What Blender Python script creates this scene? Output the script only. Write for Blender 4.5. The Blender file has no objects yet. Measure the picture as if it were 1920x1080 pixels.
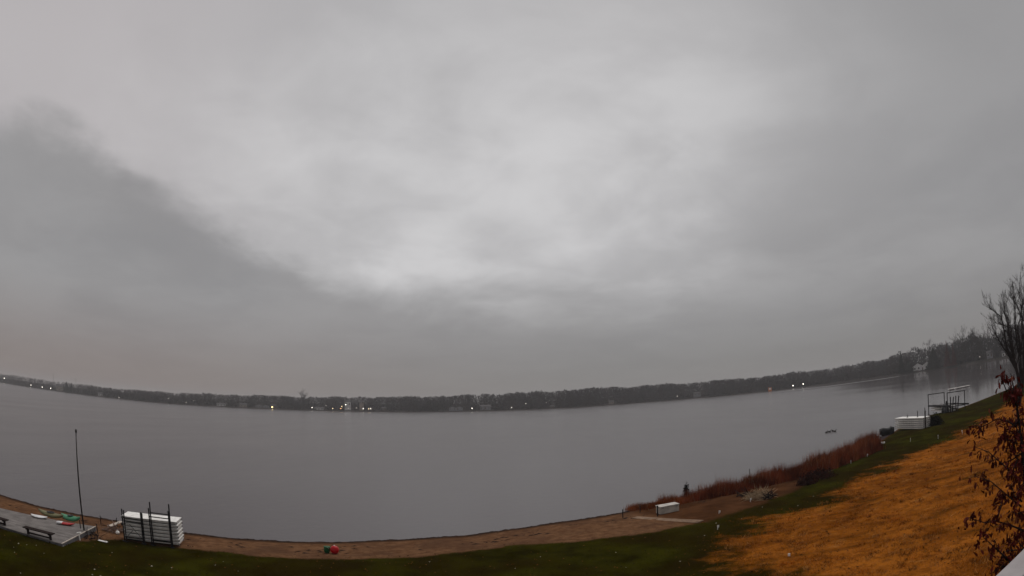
import bpy, bmesh, math, random
import numpy as np
from mathutils import Vector, Matrix
random.seed(7)
rng = np.random.default_rng(11)
scene = bpy.context.scene
COL = scene.collection
R = math.radians

# ------------------------------------------------------------------ camera
CAM_H = 8.3                       # above the lake, on an upstairs deck
F_PX, PITCH, ROLL = 1010.0, 0.212, R(2.1)   # equisolid wide-angle lens
FWD = np.array([0, math.cos(PITCH), math.sin(PITCH)])
_r = np.array([1.0, 0, 0]); _u = np.cross(_r, FWD)
RGT = _r * math.cos(ROLL) - _u * math.sin(ROLL)
UPV = _u * math.cos(ROLL) + _r * math.sin(ROLL)
cam_d = bpy.data.cameras.new('camera')
cam = bpy.data.objects.new('camera', cam_d); COL.objects.link(cam)
cam.matrix_world = Matrix(((RGT[0], UPV[0], -FWD[0], 0), (RGT[1], UPV[1], -FWD[1], 0),
                           (RGT[2], UPV[2], -FWD[2], CAM_H), (0, 0, 0, 1)))
scene.render.engine = 'CYCLES'
cam_d.type = 'PANO'
cam_d.sensor_fit = 'HORIZONTAL'; cam_d.sensor_width = 36.0
_t = getattr(cam_d, 'cycles', None) or cam_d
_t.panorama_type = 'FISHEYE_EQUISOLID'
_t.fisheye_lens = F_PX / 1920 * 36
_t.fisheye_fov = R(180)
cam_d.clip_start = 0.05; cam_d.clip_end = 20000
scene.camera = cam

# ------------------------------------------------------------------ world: overcast sky
SUN_EL, SUN_ROT = R(58), R(15)
world = bpy.data.worlds.new('World'); scene.world = world; world.use_nodes = True
nt = world.node_tree; nt.nodes.clear()
def N(tree, kind, **kw):
    n = tree.nodes.new(kind)
    for k, v in kw.items():
        if k == 'ins':
            for i, val in v.items(): n.inputs[i].default_value = val
        else: setattr(n, k, v)
    return n
def math_n(tree, op, a, b=None, c=None, clamp=False):
    n = tree.nodes.new('ShaderNodeMath'); n.operation = op; n.use_clamp = clamp
    for i, v in enumerate((a, b, c)):
        if v is None: continue
        if isinstance(v, (int, float)): n.inputs[i].default_value = v
        else: tree.links.new(v, n.inputs[i])
    return n.outputs[0]
def mixc(tree, fac, a, b):
    n = tree.nodes.new('ShaderNodeMix'); n.data_type = 'RGBA'
    for i, v in ((0, fac), (6, a), (7, b)):
        if isinstance(v, (int, float)): n.inputs[i].default_value = v
        elif isinstance(v, tuple): n.inputs[i].default_value = (*v[:3], 1)
        else: tree.links.new(v, n.inputs[i])
    return n.outputs[2]
def noise(tree, vec, scale, detail=4, rough=.5, dist=0.0):
    n = tree.nodes.new('ShaderNodeTexNoise')
    n.inputs['Scale'].default_value = scale; n.inputs['Detail'].default_value = detail
    n.inputs['Roughness'].default_value = rough; n.inputs['Distortion'].default_value = dist
    if vec is not None: tree.links.new(vec, n.inputs['Vector'])
    return n.outputs[0]
def smooth(tree, v, lo, hi, a=0.0, b=1.0):
    n = tree.nodes.new('ShaderNodeMapRange'); n.interpolation_type = 'SMOOTHSTEP'
    for i, x in ((1, lo), (2, hi), (3, a), (4, b)): n.inputs[i].default_value = x
    tree.links.new(v, n.inputs[0]); return n.outputs[0]
def curve(tree, v, pts, lo, hi):
    m = tree.nodes.new('ShaderNodeMapRange'); m.inputs[1].default_value = lo; m.inputs[2].default_value = hi
    tree.links.new(v, m.inputs[0])
    c = tree.nodes.new('ShaderNodeFloatCurve'); cv = c.mapping.curves[0]
    pts = [((x - lo) / (hi - lo), y) for x, y in pts]
    cv.points[0].location = pts[0]; cv.points[1].location = pts[-1]
    for p in pts[1:-1]: cv.points.new(*p)
    c.mapping.update(); tree.links.new(m.outputs[0], c.inputs[1]); return c.outputs[0]
tc = N(nt, 'ShaderNodeTexCoord')
sx = N(nt, 'ShaderNodeSeparateXYZ'); nt.links.new(tc.outputs['Generated'], sx.inputs[0])
X, Y, Z = sx.outputs
az = math_n(nt, 'MULTIPLY', math_n(nt, 'ARCTAN2', X, Y), 180 / math.pi)
el = math_n(nt, 'MULTIPLY', math_n(nt, 'ARCSINE', Z), 180 / math.pi)
mp = N(nt, 'ShaderNodeMapping'); mp.inputs['Scale'].default_value = (1, 1, 2.0); nt.links.new(tc.outputs['Generated'], mp.inputs[0])
zz = math_n(nt, 'ADD', math_n(nt, 'ABSOLUTE', Z), 0.16)
cp = N(nt, 'ShaderNodeCombineXYZ'); nt.links.new(math_n(nt, 'DIVIDE', X, zz), cp.inputs[0]); nt.links.new(math_n(nt, 'DIVIDE', Y, zz), cp.inputs[1])
nA = noise(nt, mp.outputs[0], 3.2, 7, .56, .25)          # ragged edge of the low bank
nB = noise(nt, cp.outputs[0], .85, 5, .52, .35)          # cloud ceiling, seen in perspective
nC = noise(nt, mp.outputs[0], 1.5, 3, .5, .2)
# top of the low dark stratus bank, as an elevation / 60 deg, by azimuth
E = curve(nt, az, [(-180, .38), (-95, .36), (-70, .365), (-63, .385), (-57, .415), (-50, .385), (-40, .335), (-27, .268), (-9, .20), (3, .185), (14, .21), (24, .27), (34, .335), (47, .365), (62, .37), (95, .38), (180, .40)], -180, 180)
W = curve(nt, az, [(-180, .3), (-70, .07), (-40, .05), (-9, .07), (3, .10), (20, .26), (40, .36), (60, .4), (180, .4)], -180, 180)
edge = math_n(nt, 'SUBTRACT', math_n(nt, 'MULTIPLY', E, 60), el)
edge = math_n(nt, 'ADD', edge, math_n(nt, 'MULTIPLY', math_n(nt, 'SUBTRACT', nA, .5), 10.0))
bank = math_n(nt, 'DIVIDE', edge, math_n(nt, 'MULTIPLY', W, 60))
bank = smooth(nt, bank, -.5, .75)
nD = noise(nt, cp.outputs[0], 2.6, 5, .58, .5)
nBD = math_n(nt, 'ADD', math_n(nt, 'MULTIPLY', nB, .72), math_n(nt, 'MULTIPLY', nD, .28))
hi_col = mixc(nt, smooth(nt, nBD, .38, .62), (.465, .455, .458), (.62, .61, .612))
hi_col = mixc(nt, smooth(nt, el, 28, 52, 0, .8), hi_col, (.41, .40, .405))
hi_col = mixc(nt, smooth(nt, az, -14, -60, 0, .8), hi_col, (.45, .42, .425))
hi_col = mixc(nt, smooth(nt, az, 12, 60, 0, .92), hi_col, (.30, .293, .293))
lo_col = mixc(nt, smooth(nt, nBD, .37, .63), (.262, .256, .258), (.315, .308, .309))
lo_col = mixc(nt, smooth(nt, nC, .35, .65, 0, .35), lo_col, (.33, .315, .31))
sky_col = mixc(nt, bank, hi_col, lo_col)
hz = math_n(nt, 'MULTIPLY', smooth(nt, el, 0, 12, 1, 0), .85)
hz_col = mixc(nt, smooth(nt, az, -50, 15), (.215, .174, .164), (.196, .188, .188))
sky_col = mixc(nt, hz, sky_col, hz_col)
scl = N(nt, 'ShaderNodeVectorMath', operation='SCALE'); scl.inputs[3].default_value = 10.0
nt.links.new(sky_col, scl.inputs[0])
sky = N(nt, 'ShaderNodeTexSky', sky_type='NISHITA'); sky.sun_disc = False
sky.sun_elevation = SUN_EL; sky.sun_rotation = SUN_ROT
col = mixc(nt, .97, sky.outputs[0], scl.outputs[0])
bg = N(nt, 'ShaderNodeBackground'); bg.inputs[1].default_value = 0.1
nt.links.new(col, bg.inputs[0])
out = N(nt, 'ShaderNodeOutputWorld'); nt.links.new(bg.outputs[0], out.inputs[0])

# ------------------------------------------------------------------ sun behind cloud, exposure
sun_d = bpy.data.lights.new('sun', 'SUN'); sun_d.energy = 1.4; sun_d.angle = R(40); sun_d.color = (1, .97, .94)
sun = bpy.data.objects.new('sun', sun_d); COL.objects.link(sun)
sd = Vector((math.sin(SUN_ROT) * math.cos(SUN_EL), math.cos(SUN_ROT) * math.cos(SUN_EL), math.sin(SUN_EL)))
sun.rotation_euler = (-sd).to_track_quat('-Z', 'Y').to_euler()
vs = scene.view_settings
vs.view_transform = 'Standard'; vs.look = 'None'; vs.exposure = 0.0; vs.gamma = 1.0
try: vs.use_curve_mapping = False
except Exception: pass
scene.cycles.use_denoising = True
scene.cycles.max_bounces = 4; scene.cycles.diffuse_bounces = 2; scene.cycles.glossy_bounces = 2; scene.cycles.volume_bounces = 0
scene.cycles.volume_max_steps = 64

# ------------------------------------------------------------------ helpers
def ray(px, py):
    dx, dy = px - 960.0, 540.0 - py
    rr = math.hypot(dx, dy) + 1e-9; th = 2 * math.asin(rr / 2 / F_PX)
    return math.cos(th) * FWD + math.sin(th) * (dx / rr * RGT + dy / rr * UPV)
def plane_pt(px, py, z=0.0):
    d = ray(px, py); t = (z - CAM_H) / d[2]
    return np.array([d[0] * t, d[1] * t, z])
def ray_pt(px, py, dist):
    return Vector(ray(px, py) * dist) + Vector((0, 0, CAM_H))
def azel(px, py):
    d = ray(px, py); return math.degrees(math.atan2(d[0], d[1])), math.degrees(math.asin(d[2]))

class MB:
    def __init__(s): s.v = []; s.f = []; s.m = []
    def add(s, vs_, fs, mi=0):
        o = len(s.v); s.v += [tuple(v) for v in vs_]
        for f in fs: s.f.append(tuple(i + o for i in f)); s.m.append(mi)
        return s
    def box(s, c, size, rot=None, mi=0, bev=0.0):
        hx, hy, hz_ = (a / 2 for a in size)
        vv = [Vector((x, y, z)) for z in (-hz_, hz_) for y in (-hy, hy) for x in (-hx, hx)]
        if rot is not None: vv = [rot @ v for v in vv]
        vv = [v + Vector(c) for v in vv]
        return s.add(vv, [(0, 2, 3, 1), (4, 5, 7, 6), (0, 1, 5, 4), (2, 6, 7, 3), (0, 4, 6, 2), (1, 3, 7, 5)], mi)
    def bar(s, a, b, w, h=None, mi=0):
        a, b = Vector(a), Vector(b); d = b - a; L = d.length
        q = d.to_track_quat('X', 'Z').to_matrix()
        return s.box((a + b) / 2, (L, w, h or w), q, mi)
    def tube(s, pts, rad, n=6, mi=0, caps=True):
        pts = [Vector(p) for p in pts]
        if not hasattr(rad, '__len__'): rad = [rad] * len(pts)
        vv = []; k = len(pts)
        ref = None
        for i, p in enumerate(pts):
            d = (pts[min(i + 1, k - 1)] - pts[max(i - 1, 0)])
            if d.length < 1e-6: d = Vector((0, 0, 1))
            d.normalize()
            if ref is None: ref = Vector((1, 0, 0)) if abs(d.x) < .8 else Vector((0, 1, 0))
            a = d.cross(ref).normalized(); b = a.cross(d).normalized() * -1; ref = b.cross(d) if False else ref
            for j in range(n):
                t = 2 * math.pi * j / n
                vv.append(p + (a * math.cos(t) + b * math.sin(t)) * rad[i])
        ff = [(i * n + j, i * n + (j + 1) % n, (i + 1) * n + (j + 1) % n, (i + 1) * n + j) for i in range(k - 1) for j in range(n)]
        if caps: ff += [tuple(range(n))[::-1], tuple(range((k - 1) * n, k * n))]
        return s.add(vv, ff, mi)
    def lathe(s, prof, n=16, c=(0, 0, 0), mi=0, M=None):
        vv = []
        for r_, z in prof:
            for j in range(n):
                t = 2 * math.pi * j / n
                v = Vector((r_ * math.cos(t), r_ * math.sin(t), z))
                if M is not None: v = M @ v
                vv.append(v + Vector(c))
        k = len(prof)
        ff = [(i * n + j, i * n + (j + 1) % n, (i + 1) * n + (j + 1) % n, (i + 1) * n + j) for i in range(k - 1) for j in range(n)]
        ff += [tuple(range(n))[::-1], tuple(range((k - 1) * n, k * n))]
        return s.add(vv, ff, mi)
    def build(s, name, mat, parent=None, smooth_=False, bevel=0.0, kind=None):
        me = bpy.data.meshes.new(name); me.from_pydata(s.v, [], s.f); me.update()
        mats = mat if isinstance(mat, (list, tuple)) else [mat]
        for m in mats: me.materials.append(m)
        if len(mats) > 1: me.polygons.foreach_set('material_index', s.m)
        if smooth_: me.polygons.foreach_set('use_smooth', [True] * len(me.polygons))
        o = bpy.data.objects.new(name, me); COL.objects.link(o)
        if bevel:
            b = o.modifiers.new('bevel', 'BEVEL'); b.width = bevel; b.segments = 2; b.limit_method = 'ANGLE'
        if parent is not None: o.parent = parent
        if kind: o['kind'] = kind
        return o
def mesh_np(name, V, Fc, mat, parent=None, kind=None, mi=None):
    """triangles from numpy arrays"""
    me = bpy.data.meshes.new(name); V = np.asarray(V, np.float32); Fc = np.asarray(Fc, np.int32)
    me.vertices.add(len(V)); me.vertices.foreach_set('co', V.ravel())
    k = Fc.shape[1]
    me.loops.add(Fc.size); me.loops.foreach_set('vertex_index', Fc.ravel())
    me.polygons.add(len(Fc)); me.polygons.foreach_set('loop_start', np.arange(len(Fc), dtype=np.int32) * k)
    mats = mat if isinstance(mat, (list, tuple)) else [mat]
    for m in mats: me.materials.append(m)
    if mi is not None: me.polygons.foreach_set('material_index', np.asarray(mi, np.int32))
    me.update(calc_edges=True); me.validate()
    o = bpy.data.objects.new(name, me); COL.objects.link(o)
    if parent is not None: o.parent = parent
    if kind: o['kind'] = kind
    return o
def tag(o, label, cat, group=None):
    o['label'] = label; o['category'] = cat
    if group: o['group'] = group
    return o
def thing(name, label, cat, loc=(0, 0, 0), rz=0.0, group=None):
    o = bpy.data.objects.new(name, None); COL.objects.link(o)
    o.empty_display_size = .2; o.location = loc; o.rotation_euler = (0, 0, rz)
    return tag(o, label, cat, group)
def copy_tree(o, parent=None):
    c = o.copy(); COL.objects.link(c)
    if parent is not None: c.parent = parent
    for ch in list(o.children): copy_tree(ch, c)
    return c
def ordinal(i): return ['first', 'second', 'third', 'fourth', 'fifth', 'sixth', 'seventh', 'eighth', 'ninth', 'tenth', 'eleventh', 'twelfth', 'thirteenth', 'fourteenth', 'fifteenth', 'sixteenth', 'seventeenth', 'eighteenth', 'nineteenth', 'twentieth', 'twenty-first', 'twenty-second', 'twenty-third', 'twenty-fourth', 'twenty-fifth', 'twenty-sixth', 'twenty-seventh', 'twenty-eighth'][i]

# ------------------------------------------------------------------ materials
def mat(name, col, rough=.7, var=.25, scale=3.0, bump=0.0, bscale=None, metal=0.0, spec=.35, detail=5, emit=None, dark=None, coords='Object'):
    m = bpy.data.materials.new(name); m.use_nodes = True; t = m.node_tree
    p = t.nodes['Principled BSDF']
    tcn = N(t, 'ShaderNodeTexCoord'); vec = tcn.outputs[coords]
    n = noise(t, vec, scale, detail, .6)
    c2 = dark or tuple(c * (1 - var) for c in col)
    c1 = tuple(min(1, c * (1 + var * .6)) for c in col)
    t.links.new(mixc(t, smooth(t, n, .32, .68), c2, c1), p.inputs['Base Color'])
    p.inputs['Roughness'].default_value = rough; p.inputs['Metallic'].default_value = metal
    p.inputs['Specular IOR Level'].default_value = spec
    if bump:
        b = N(t, 'ShaderNodeBump'); b.inputs['Strength'].default_value = bump; b.inputs['Distance'].default_value = .02
        t.links.new(noise(t, vec, bscale or scale * 5, 4, .6), b.inputs['Height']); t.links.new(b.outputs[0], p.inputs['Normal'])
    if emit:
        p.inputs['Emission Color'].default_value = (*emit[0], 1); p.inputs['Emission Strength'].default_value = emit[1]
    return m
M = {}
M['white_paint'] = mat('white_paint', (.86, .84, .80), .5, .14, 2.5, .15)
M['white_side'] = mat('white_vinyl', (.74, .70, .65), .55, .2, 2.0, .1)
M['grey_frame'] = mat('grey_metal', (.2, .19, .19), .5, .3, 4)
M['black_pipe'] = mat('black_pipe', (.010, .009, .010), .6, .3, 8, spec=.2)
M['dark_wood'] = mat('dark_wood', (.022, .014, .012), .9, .35, 6, .3, spec=.1)
M['deck_board'] = mat('deck_board', (.175, .158, .148), .8, .22, 1.6, .25, 30, spec=.15)
M['deck_side'] = mat('deck_side', (.11, .105, .11), .8, .3, 3, .2)
M['plank'] = mat('pale_plank', (.46, .40, .34), .8, .25, 5, .3)
M['old_plank'] = mat('weathered_plank', (.24, .16, .105), .9, .35, 2.5, .3, spec=.1)
M['chest'] = mat('dirty_plastic', (.42, .38, .33), .7, .28, 2.2, .2, spec=.2)
M['chest_lid'] = mat('lit_lid', (.52, .48, .43), .7, .25, 2.2, .2, spec=.2)  # lid tone paler than the body: the lit top put into its colour
M['driftwood'] = mat('driftwood', (.16, .10, .075), .9, .4, 6, .4)
M['red'] = mat('red_vinyl', (.42, .002, .006), .32, .12, 4, spec=.22)
M['green'] = mat('green_plastic', (.003, .075, .018), .5, .2, 4, spec=.2)
M['kayak_green'] = mat('kayak_green', (.05, .24, .12), .4, .25, 4, spec=.5)
M['kayak_olive'] = mat('kayak_olive', (.16, .15, .07), .5, .3, 4)
M['kayak_red'] = mat('kayak_red', (.4, .03, .03), .4, .2, 4)
M['kayak_white'] = mat('kayak_white', (.7, .7, .7), .4, .15, 4)
M['black'] = mat('black_plastic', (.012, .012, .012), .5, .2, 4)
M['tarp'] = mat('dark_tarp', (.014, .014, .015), .7, .3, 5, .3)
M['bark'] = mat('bark', (.022, .016, .015), 1, .4, 5, .5, 25, spec=.1)
M['twig'] = mat('twig', (.03, .022, .022), 1, .35, .6, spec=0)
M['twig_red'] = mat('twig_reddish', (.055, .028, .028), 1, .35, .5, spec=0)
M['needle'] = mat('needles', (.016, .020, .016), 1, .45, .5, spec=0)
M['needle_rust'] = mat('rusty_needles', (.10, .026, .022), 1, .35, .5, spec=0)
M['far_grey'] = mat('far_grey_twigs', (.034, .031, .036), 1, .35, .02, spec=0)
M['far_brown'] = mat('far_brown_twigs', (.042, .032, .033), 1, .35, .02, spec=0)
M['far_green'] = mat('far_evergreen', (.020, .025, .020), 1, .35, .02, spec=0)
M['far_soil'] = mat('far_shore_soil', (.035, .030, .027), 1, .3, .05, spec=0)
M['reed'] = mat('dry_reed', (.19, .042, .014), 1, .6, .5, spec=0)
M['reed_orange'] = mat('orange_dry_grass', (.29, .085, .026), 1, .5, .6, spec=0)
M['reed_pale'] = mat('pale_dry_grass', (.30, .21, .12), .9, .3, 1)
M['stone'] = mat('dark_stone', (.10, .085, .075), .85, .4, 4, .5)
M['leaf_red'] = mat('red_leaf', (.085, .010, .007), .8, .5, 6, coords='Generated', spec=.1)
_t = M['leaf_red'].node_tree; _p = _t.nodes['Principled BSDF']; _l = _p.inputs['Base Color'].links[0].from_socket
_oi = N(_t, 'ShaderNodeObjectInfo')
_t.links.new(mixc(_t, smooth(_t, _oi.outputs['Random'], .45, 1.0, 0, .75), _l, (.11, .032, .014)), _p.inputs['Base Color'])
M['leaf_pale'] = mat('pale_fallen_leaf', (.40, .36, .29), .8, .4, 2)
M['rail'] = mat('painted_rail', (.34, .31, .31), .6, .15, 3, .15, 60)
M['duck'] = mat('dark_feathers', (.03, .026, .024), .8, .4, 12)
M['duck_head'] = mat('black_feathers', (.012, .014, .012), .6, .3, 12)
M['siding_white'] = mat('white_siding', (.62, .61, .60), .7, .12, .4)
M['siding_tan'] = mat('tan_siding', (.30, .25, .21), .7, .15, .4)
M['siding_grey'] = mat('grey_siding', (.20, .20, .215), .7, .15, .4)
M['siding_brown'] = mat('brown_siding', (.10, .065, .05), .7, .15, .4)
M['roof'] = mat('shingle_roof', (.06, .055, .058), .9, .2, .8)
M['glass'] = mat('dark_glass', (.02, .022, .025), .1, .1, 1, spec=.5)
M['lit_window'] = mat('lit_window', (.6, .5, .3), .5, .1, 1, emit=((1, .72, .3), 5.0))
M['bulb_warm'] = mat('warm_bulb', (.8, .7, .5), .5, .1, 1, emit=((1, .74, .42), 10.0))
M['bulb_white'] = mat('white_bulb', (.8, .8, .8), .5, .1, 1, emit=((1, .92, .80), 11.0))
M['bulb_orange'] = mat('orange_bulb', (.8, .5, .3), .5, .1, 1, emit=((1, .45, .16), 9.0))
M['bulb_dim'] = mat('dim_bulb', (.7, .65, .6), .5, .1, 1, emit=((1, .9, .8), 4.0))
for k_ in ('bulb_dim', 'lit_window', 'bulb_warm', 'bulb_white', 'bulb_orange'):
    try: M[k_].cycles.emission_sampling = 'NONE'
    except Exception: pass
M['marker_orange'] = mat('orange_marker', (.55, .16, .04), .5, .1, 1)

# ------------------------------------------------------------------ shorelines
near_px = [(0, 927), (66, 947), (131, 961), (197, 973), (230, 978), (290, 991), (350, 999.5), (416, 1007), (540, 1015), (620, 1016.5), (667, 1015), (775, 1010), (869, 1004), (962, 991.6), (1056, 977.5), (1127, 968), (1169, 960), (1197, 953), (1240, 946), (1300, 934), (1400, 911), (1500, 886), (1600, 850), (1650, 828), (1690, 800), (1740, 779), (1800, 765), (1850, 746), (1872, 737), (1900, 726)]
near = [tuple(plane_pt(x, y, 0)[:2]) for x, y in near_px]
LAND = [(-900, -420), (-300, -60), (-90, 2), (-55, 13)] + near + [(125, 84), (170, 104), (260, 110), (380, 90), (600, -40), (900, -500), (900, -900), (-900, -900)]
def sdist(x, y, poly, closed=True):
    """signed distance, positive inside"""
    P = np.asarray(poly, float); x = np.asarray(x, float); y = np.asarray(y, float)
    d2 = np.full(x.shape, 1e18); ins = np.zeros(x.shape, bool)
    n = len(P)
    for i in range(n):
        ax, ay = P[i]; bx, by = P[(i + 1) % n]
        ex, ey = bx - ax, by - ay; L = ex * ex + ey * ey
        t = np.clip(((x - ax) * ex + (y - ay) * ey) / L, 0, 1)
        d2 = np.minimum(d2, (x - ax - t * ex) ** 2 + (y - ay - t * ey) ** 2)
        c = (ay > y) != (by > y)
        with np.errstate(divide='ignore', invalid='ignore'):
            xi = ex * (y - ay) / (ey if ey else 1e-12) + ax
        ins ^= c & (x < xi)
    return np.where(ins, 1, -1) * np.sqrt(d2)
def terrain_d(x, y, d):
    z = np.where(d < 0, np.maximum(-2.5, .11 * d), np.where(d < 5, .088 * d, .44 + .042 * np.minimum(d - 5, 40)))
    und = .05 * np.sin(x * .31 + 1) * np.cos(y * .27) + .03 * np.sin(x * .9 + y * .6)
    return z + und * np.clip((d - 3) / 8, 0, 1)
def terrain(x, y):
    x = np.atleast_1d(np.asarray(x, float)); y = np.atleast_1d(np.asarray(y, float))
    return terrain_d(x, y, sdist(x, y, LAND))
def gz(x, y): return float(terrain(x, y)[0])
def at(px, py, h=0.0):
    """place on the ground (or h above it) where the line of sight meets it"""
    z = .5
    for _ in range(9):
        p = plane_pt(px, py, z + h); z = .5 * z + .5 * max(gz(p[0], p[1]), 0)
    return Vector((p[0], p[1], z))
def at_water(px, py): return Vector(plane_pt(px, py, 0))

lawn_px = [(0, 985), (60, 1003), (120, 1017), (175, 1013), (230, 1012), (300, 1024), (361, 1029), (416, 1034), (480, 1043), (560, 1047), (640, 1048), (760, 1045), (869, 1034), (962, 1023), (1103, 1013), (1197, 1001), (1260, 992), (1320, 980), (1370, 964), (1420, 948), (1480, 924), (1530, 897), (1580, 868), (1640, 834), (1690, 803)]
LAWN = [(-900, -450), (-90, -8), (-45, 8)] + [tuple(at(x, y)[:2]) for x, y in lawn_px] + [tuple(Vector(p) * .985) for p in near[25:]] + [(120, 75), (170, 90), (260, 95), (600, -60), (900, -520), (900, -900), (-900, -900)]
straw_px = [(1436, 1080), (1387, 1062), (1359, 1019), (1372, 994), (1400, 976), (1450, 964), (1520, 951), (1562, 938), (1572, 916), (1600, 897), (1647, 876), (1700, 858), (1750, 835), (1800, 811), (1850, 780), (1885, 757)]
STRAW = [tuple(at(x, y)[:2]) for x, y in straw_px] + [(90, 52), (120, 40), (60, -20), (10, 2), (8, 10)]

# ------------------------------------------------------------------ ground sheet
azs = np.concatenate([np.arange(-180, -72, 6), np.arange(-72, 72, .35), np.arange(72, 180, 6)])
rs = np.concatenate([[0.5, 3, 6], np.geomspace(8, 300, 300), np.geomspace(330, 900, 8)])
A, RR = np.meshgrid(np.radians(azs), rs, indexing='ij')
gx, gy = (RR * np.sin(A)).ravel(), (RR * np.cos(A)).ravel()
gd = sdist(gx, gy, LAND); gzv = terrain_d(gx, gy, gd)
lawn_d = sdist(gx, gy, LAWN); straw_d = sdist(gx, gy, STRAW)
na, nr = len(azs), len(rs)
idx = np.arange(na * nr).reshape(na, nr)
i0 = idx; i1 = np.roll(idx, -1, axis=0)
F4 = np.stack([i0[:, :-1], i0[:, 1:], i1[:, 1:], i1[:, :-1]], -1).reshape(-1, 4)
def ground_mat():
    m = bpy.data.materials.new('ground_cover'); m.use_nodes = True; t = m.node_tree; p = t.nodes['Principled BSDF']
    a = N(t, 'ShaderNodeAttribute', attribute_name='cover'); s = N(t, 'ShaderNodeSeparateColor'); t.links.new(a.outputs['Color'], s.inputs[0])
    vec = N(t, 'ShaderNodeTexCoord').outputs['Object']
    n1 = noise(t, vec, .55, 6, .6); n2 = noise(t, vec, 2.2, 6, .65); n3 = noise(t, vec, 9, 4, .6); n0 = noise(t, vec, .16, 3, .5)
    mp0 = N(t, 'ShaderNodeMapping'); mp0.inputs['Rotation'].default_value = (0, 0, R(22)); t.links.new(vec, mp0.inputs[0])
    mpp = N(t, 'ShaderNodeMapping'); mpp.inputs['Scale'].default_value = (.42, 1, 1); t.links.new(mp0.outputs[0], mpp.inputs[0])
    n4 = noise(t, mpp.outputs[0], .55, 6, .62, .5); n5 = noise(t, vec, .33, 5, .6, .3)
    # sand: damp brown, darker where wet at the lake's edge, trodden and blotchy
    sand = mixc(t, smooth(t, n2, .3, .7), (.105, .050, .025), (.195, .102, .053))
    sand = mixc(t, smooth(t, n5, .42, .64, 0, .7), sand, (.085, .044, .026))
    sand = mixc(t, smooth(t, n3, .6, .75, 0, .6), sand, (.05, .026, .012))
    sand = mixc(t, math_n(t, 'MULTIPLY', smooth(t, math_n(t, 'ADD', s.outputs[2], math_n(t, 'MULTIPLY', math_n(t, 'SUBTRACT', n1, .5), .5)), .55, .8), .75), sand, (.04, .02, .012))
    ea = N(t, 'ShaderNodeAttribute', attribute_name='earth')
    earth = mixc(t, smooth(t, n1, .3, .7), (.050, .021, .009), (.100, .043, .019))
    sand = mixc(t, smooth(t, math_n(t, 'ADD', ea.outputs['Fac'], math_n(t, 'MULTIPLY', math_n(t, 'SUBTRACT', n2, .5), .7)), .35, .65), sand, earth)
    green = mixc(t, smooth(t, n1, .3, .7), (.013, .0105, .0006), (.037, .036, .002))
    green = mixc(t, smooth(t, n0, .42, .6, 0, .75), green, (.019, .011, .0012))
    green = mixc(t, smooth(t, n2, .55, .75, 0, .5), green, (.010, .006, .0006))
    straw = mixc(t, smooth(t, n4, .30, .66), (.17, .050, .005), (.37, .120, .015))
    straw = mixc(t, smooth(t, n3, .5, .68, 0, .5), straw, (.10, .032, .005))
    straw = mixc(t, smooth(t, n2, .46, .64, 0, .65), straw, (.14, .042, .005))
    straw = mixc(t, smooth(t, n4, .30, .45, .9, 0), straw, (.050, .022, .003))
    straw = mixc(t, smooth(t, noise(t, vec, .21, 4, .6, .4), .44, .66, 0, .6), straw, (.10, .030, .004))
    straw = mixc(t, smooth(t, noise(t, mpp.outputs[0], 1.6, 5, .65), .56, .72, 0, .6), straw, (.40, .17, .04))
    wob = math_n(t, 'MULTIPLY', math_n(t, 'SUBTRACT', math_n(t, 'ADD', n1, math_n(t, 'MULTIPLY', n2, .5)), .75), .42)
    fl = smooth(t, math_n(t, 'ADD', s.outputs[0], wob), .42, .58)
    wob2 = math_n(t, 'MULTIPLY', math_n(t, 'SUBTRACT', math_n(t, 'ADD', n5, math_n(t, 'MULTIPLY', n4, .6)), .8), 1.1)
    fs = smooth(t, math_n(t, 'ADD', s.outputs[1], wob2), .44, .74)
    c = mixc(t, fl, sand, mixc(t, fs, green, straw))
    sc_ = N(t, 'ShaderNodeVectorMath', operation='SCALE'); sc_.inputs[3].default_value = .86; t.links.new(c, sc_.inputs[0])
    t.links.new(sc_.outputs[0], p.inputs['Base Color']); p.inputs['Roughness'].default_value = 1.0; p.inputs['Specular IOR Level'].default_value = 0.0
    b = N(t, 'ShaderNodeBump'); b.inputs['Strength'].default_value = .7; b.inputs['Distance'].default_value = .08
    t.links.new(math_n(t, 'ADD', n2, math_n(t, 'MULTIPLY', n3, .5)), b.inputs['Height']); t.links.new(b.outputs[0], p.inputs['Normal'])
    return m
g = mesh_np('ground', np.stack([gx, gy, gzv], -1), F4, ground_mat(), kind='structure')
g.data.polygons.foreach_set('use_smooth', [True] * len(g.data.polygons))
cv = np.zeros((len(gx), 4), np.float32); cv[:, 3] = 1
cv[:, 0] = np.clip(.5 + lawn_d / np.clip(3.0 + .12 * (gx - 2), 3, 6), 0, 1); cv[:, 1] = np.clip(.5 + straw_d / 8.0, 0, 1.15); cv[:, 2] = np.clip(1 - gd / 2.2, 0, 1)
ca = g.data.attributes.new('cover', 'FLOAT_COLOR', 'POINT'); ca.data.foreach_set('color', cv.ravel())

ea_ = g.data.attributes.new('earth', 'FLOAT', 'POINT')
_e0 = at(1215, 975)
ea_.data.foreach_set('value', np.clip(.5 + ((gx - _e0.x) * .9 + (gy - _e0.y) * .25 - 1.0) / 4.0, 0, 1).astype(np.float32))

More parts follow.
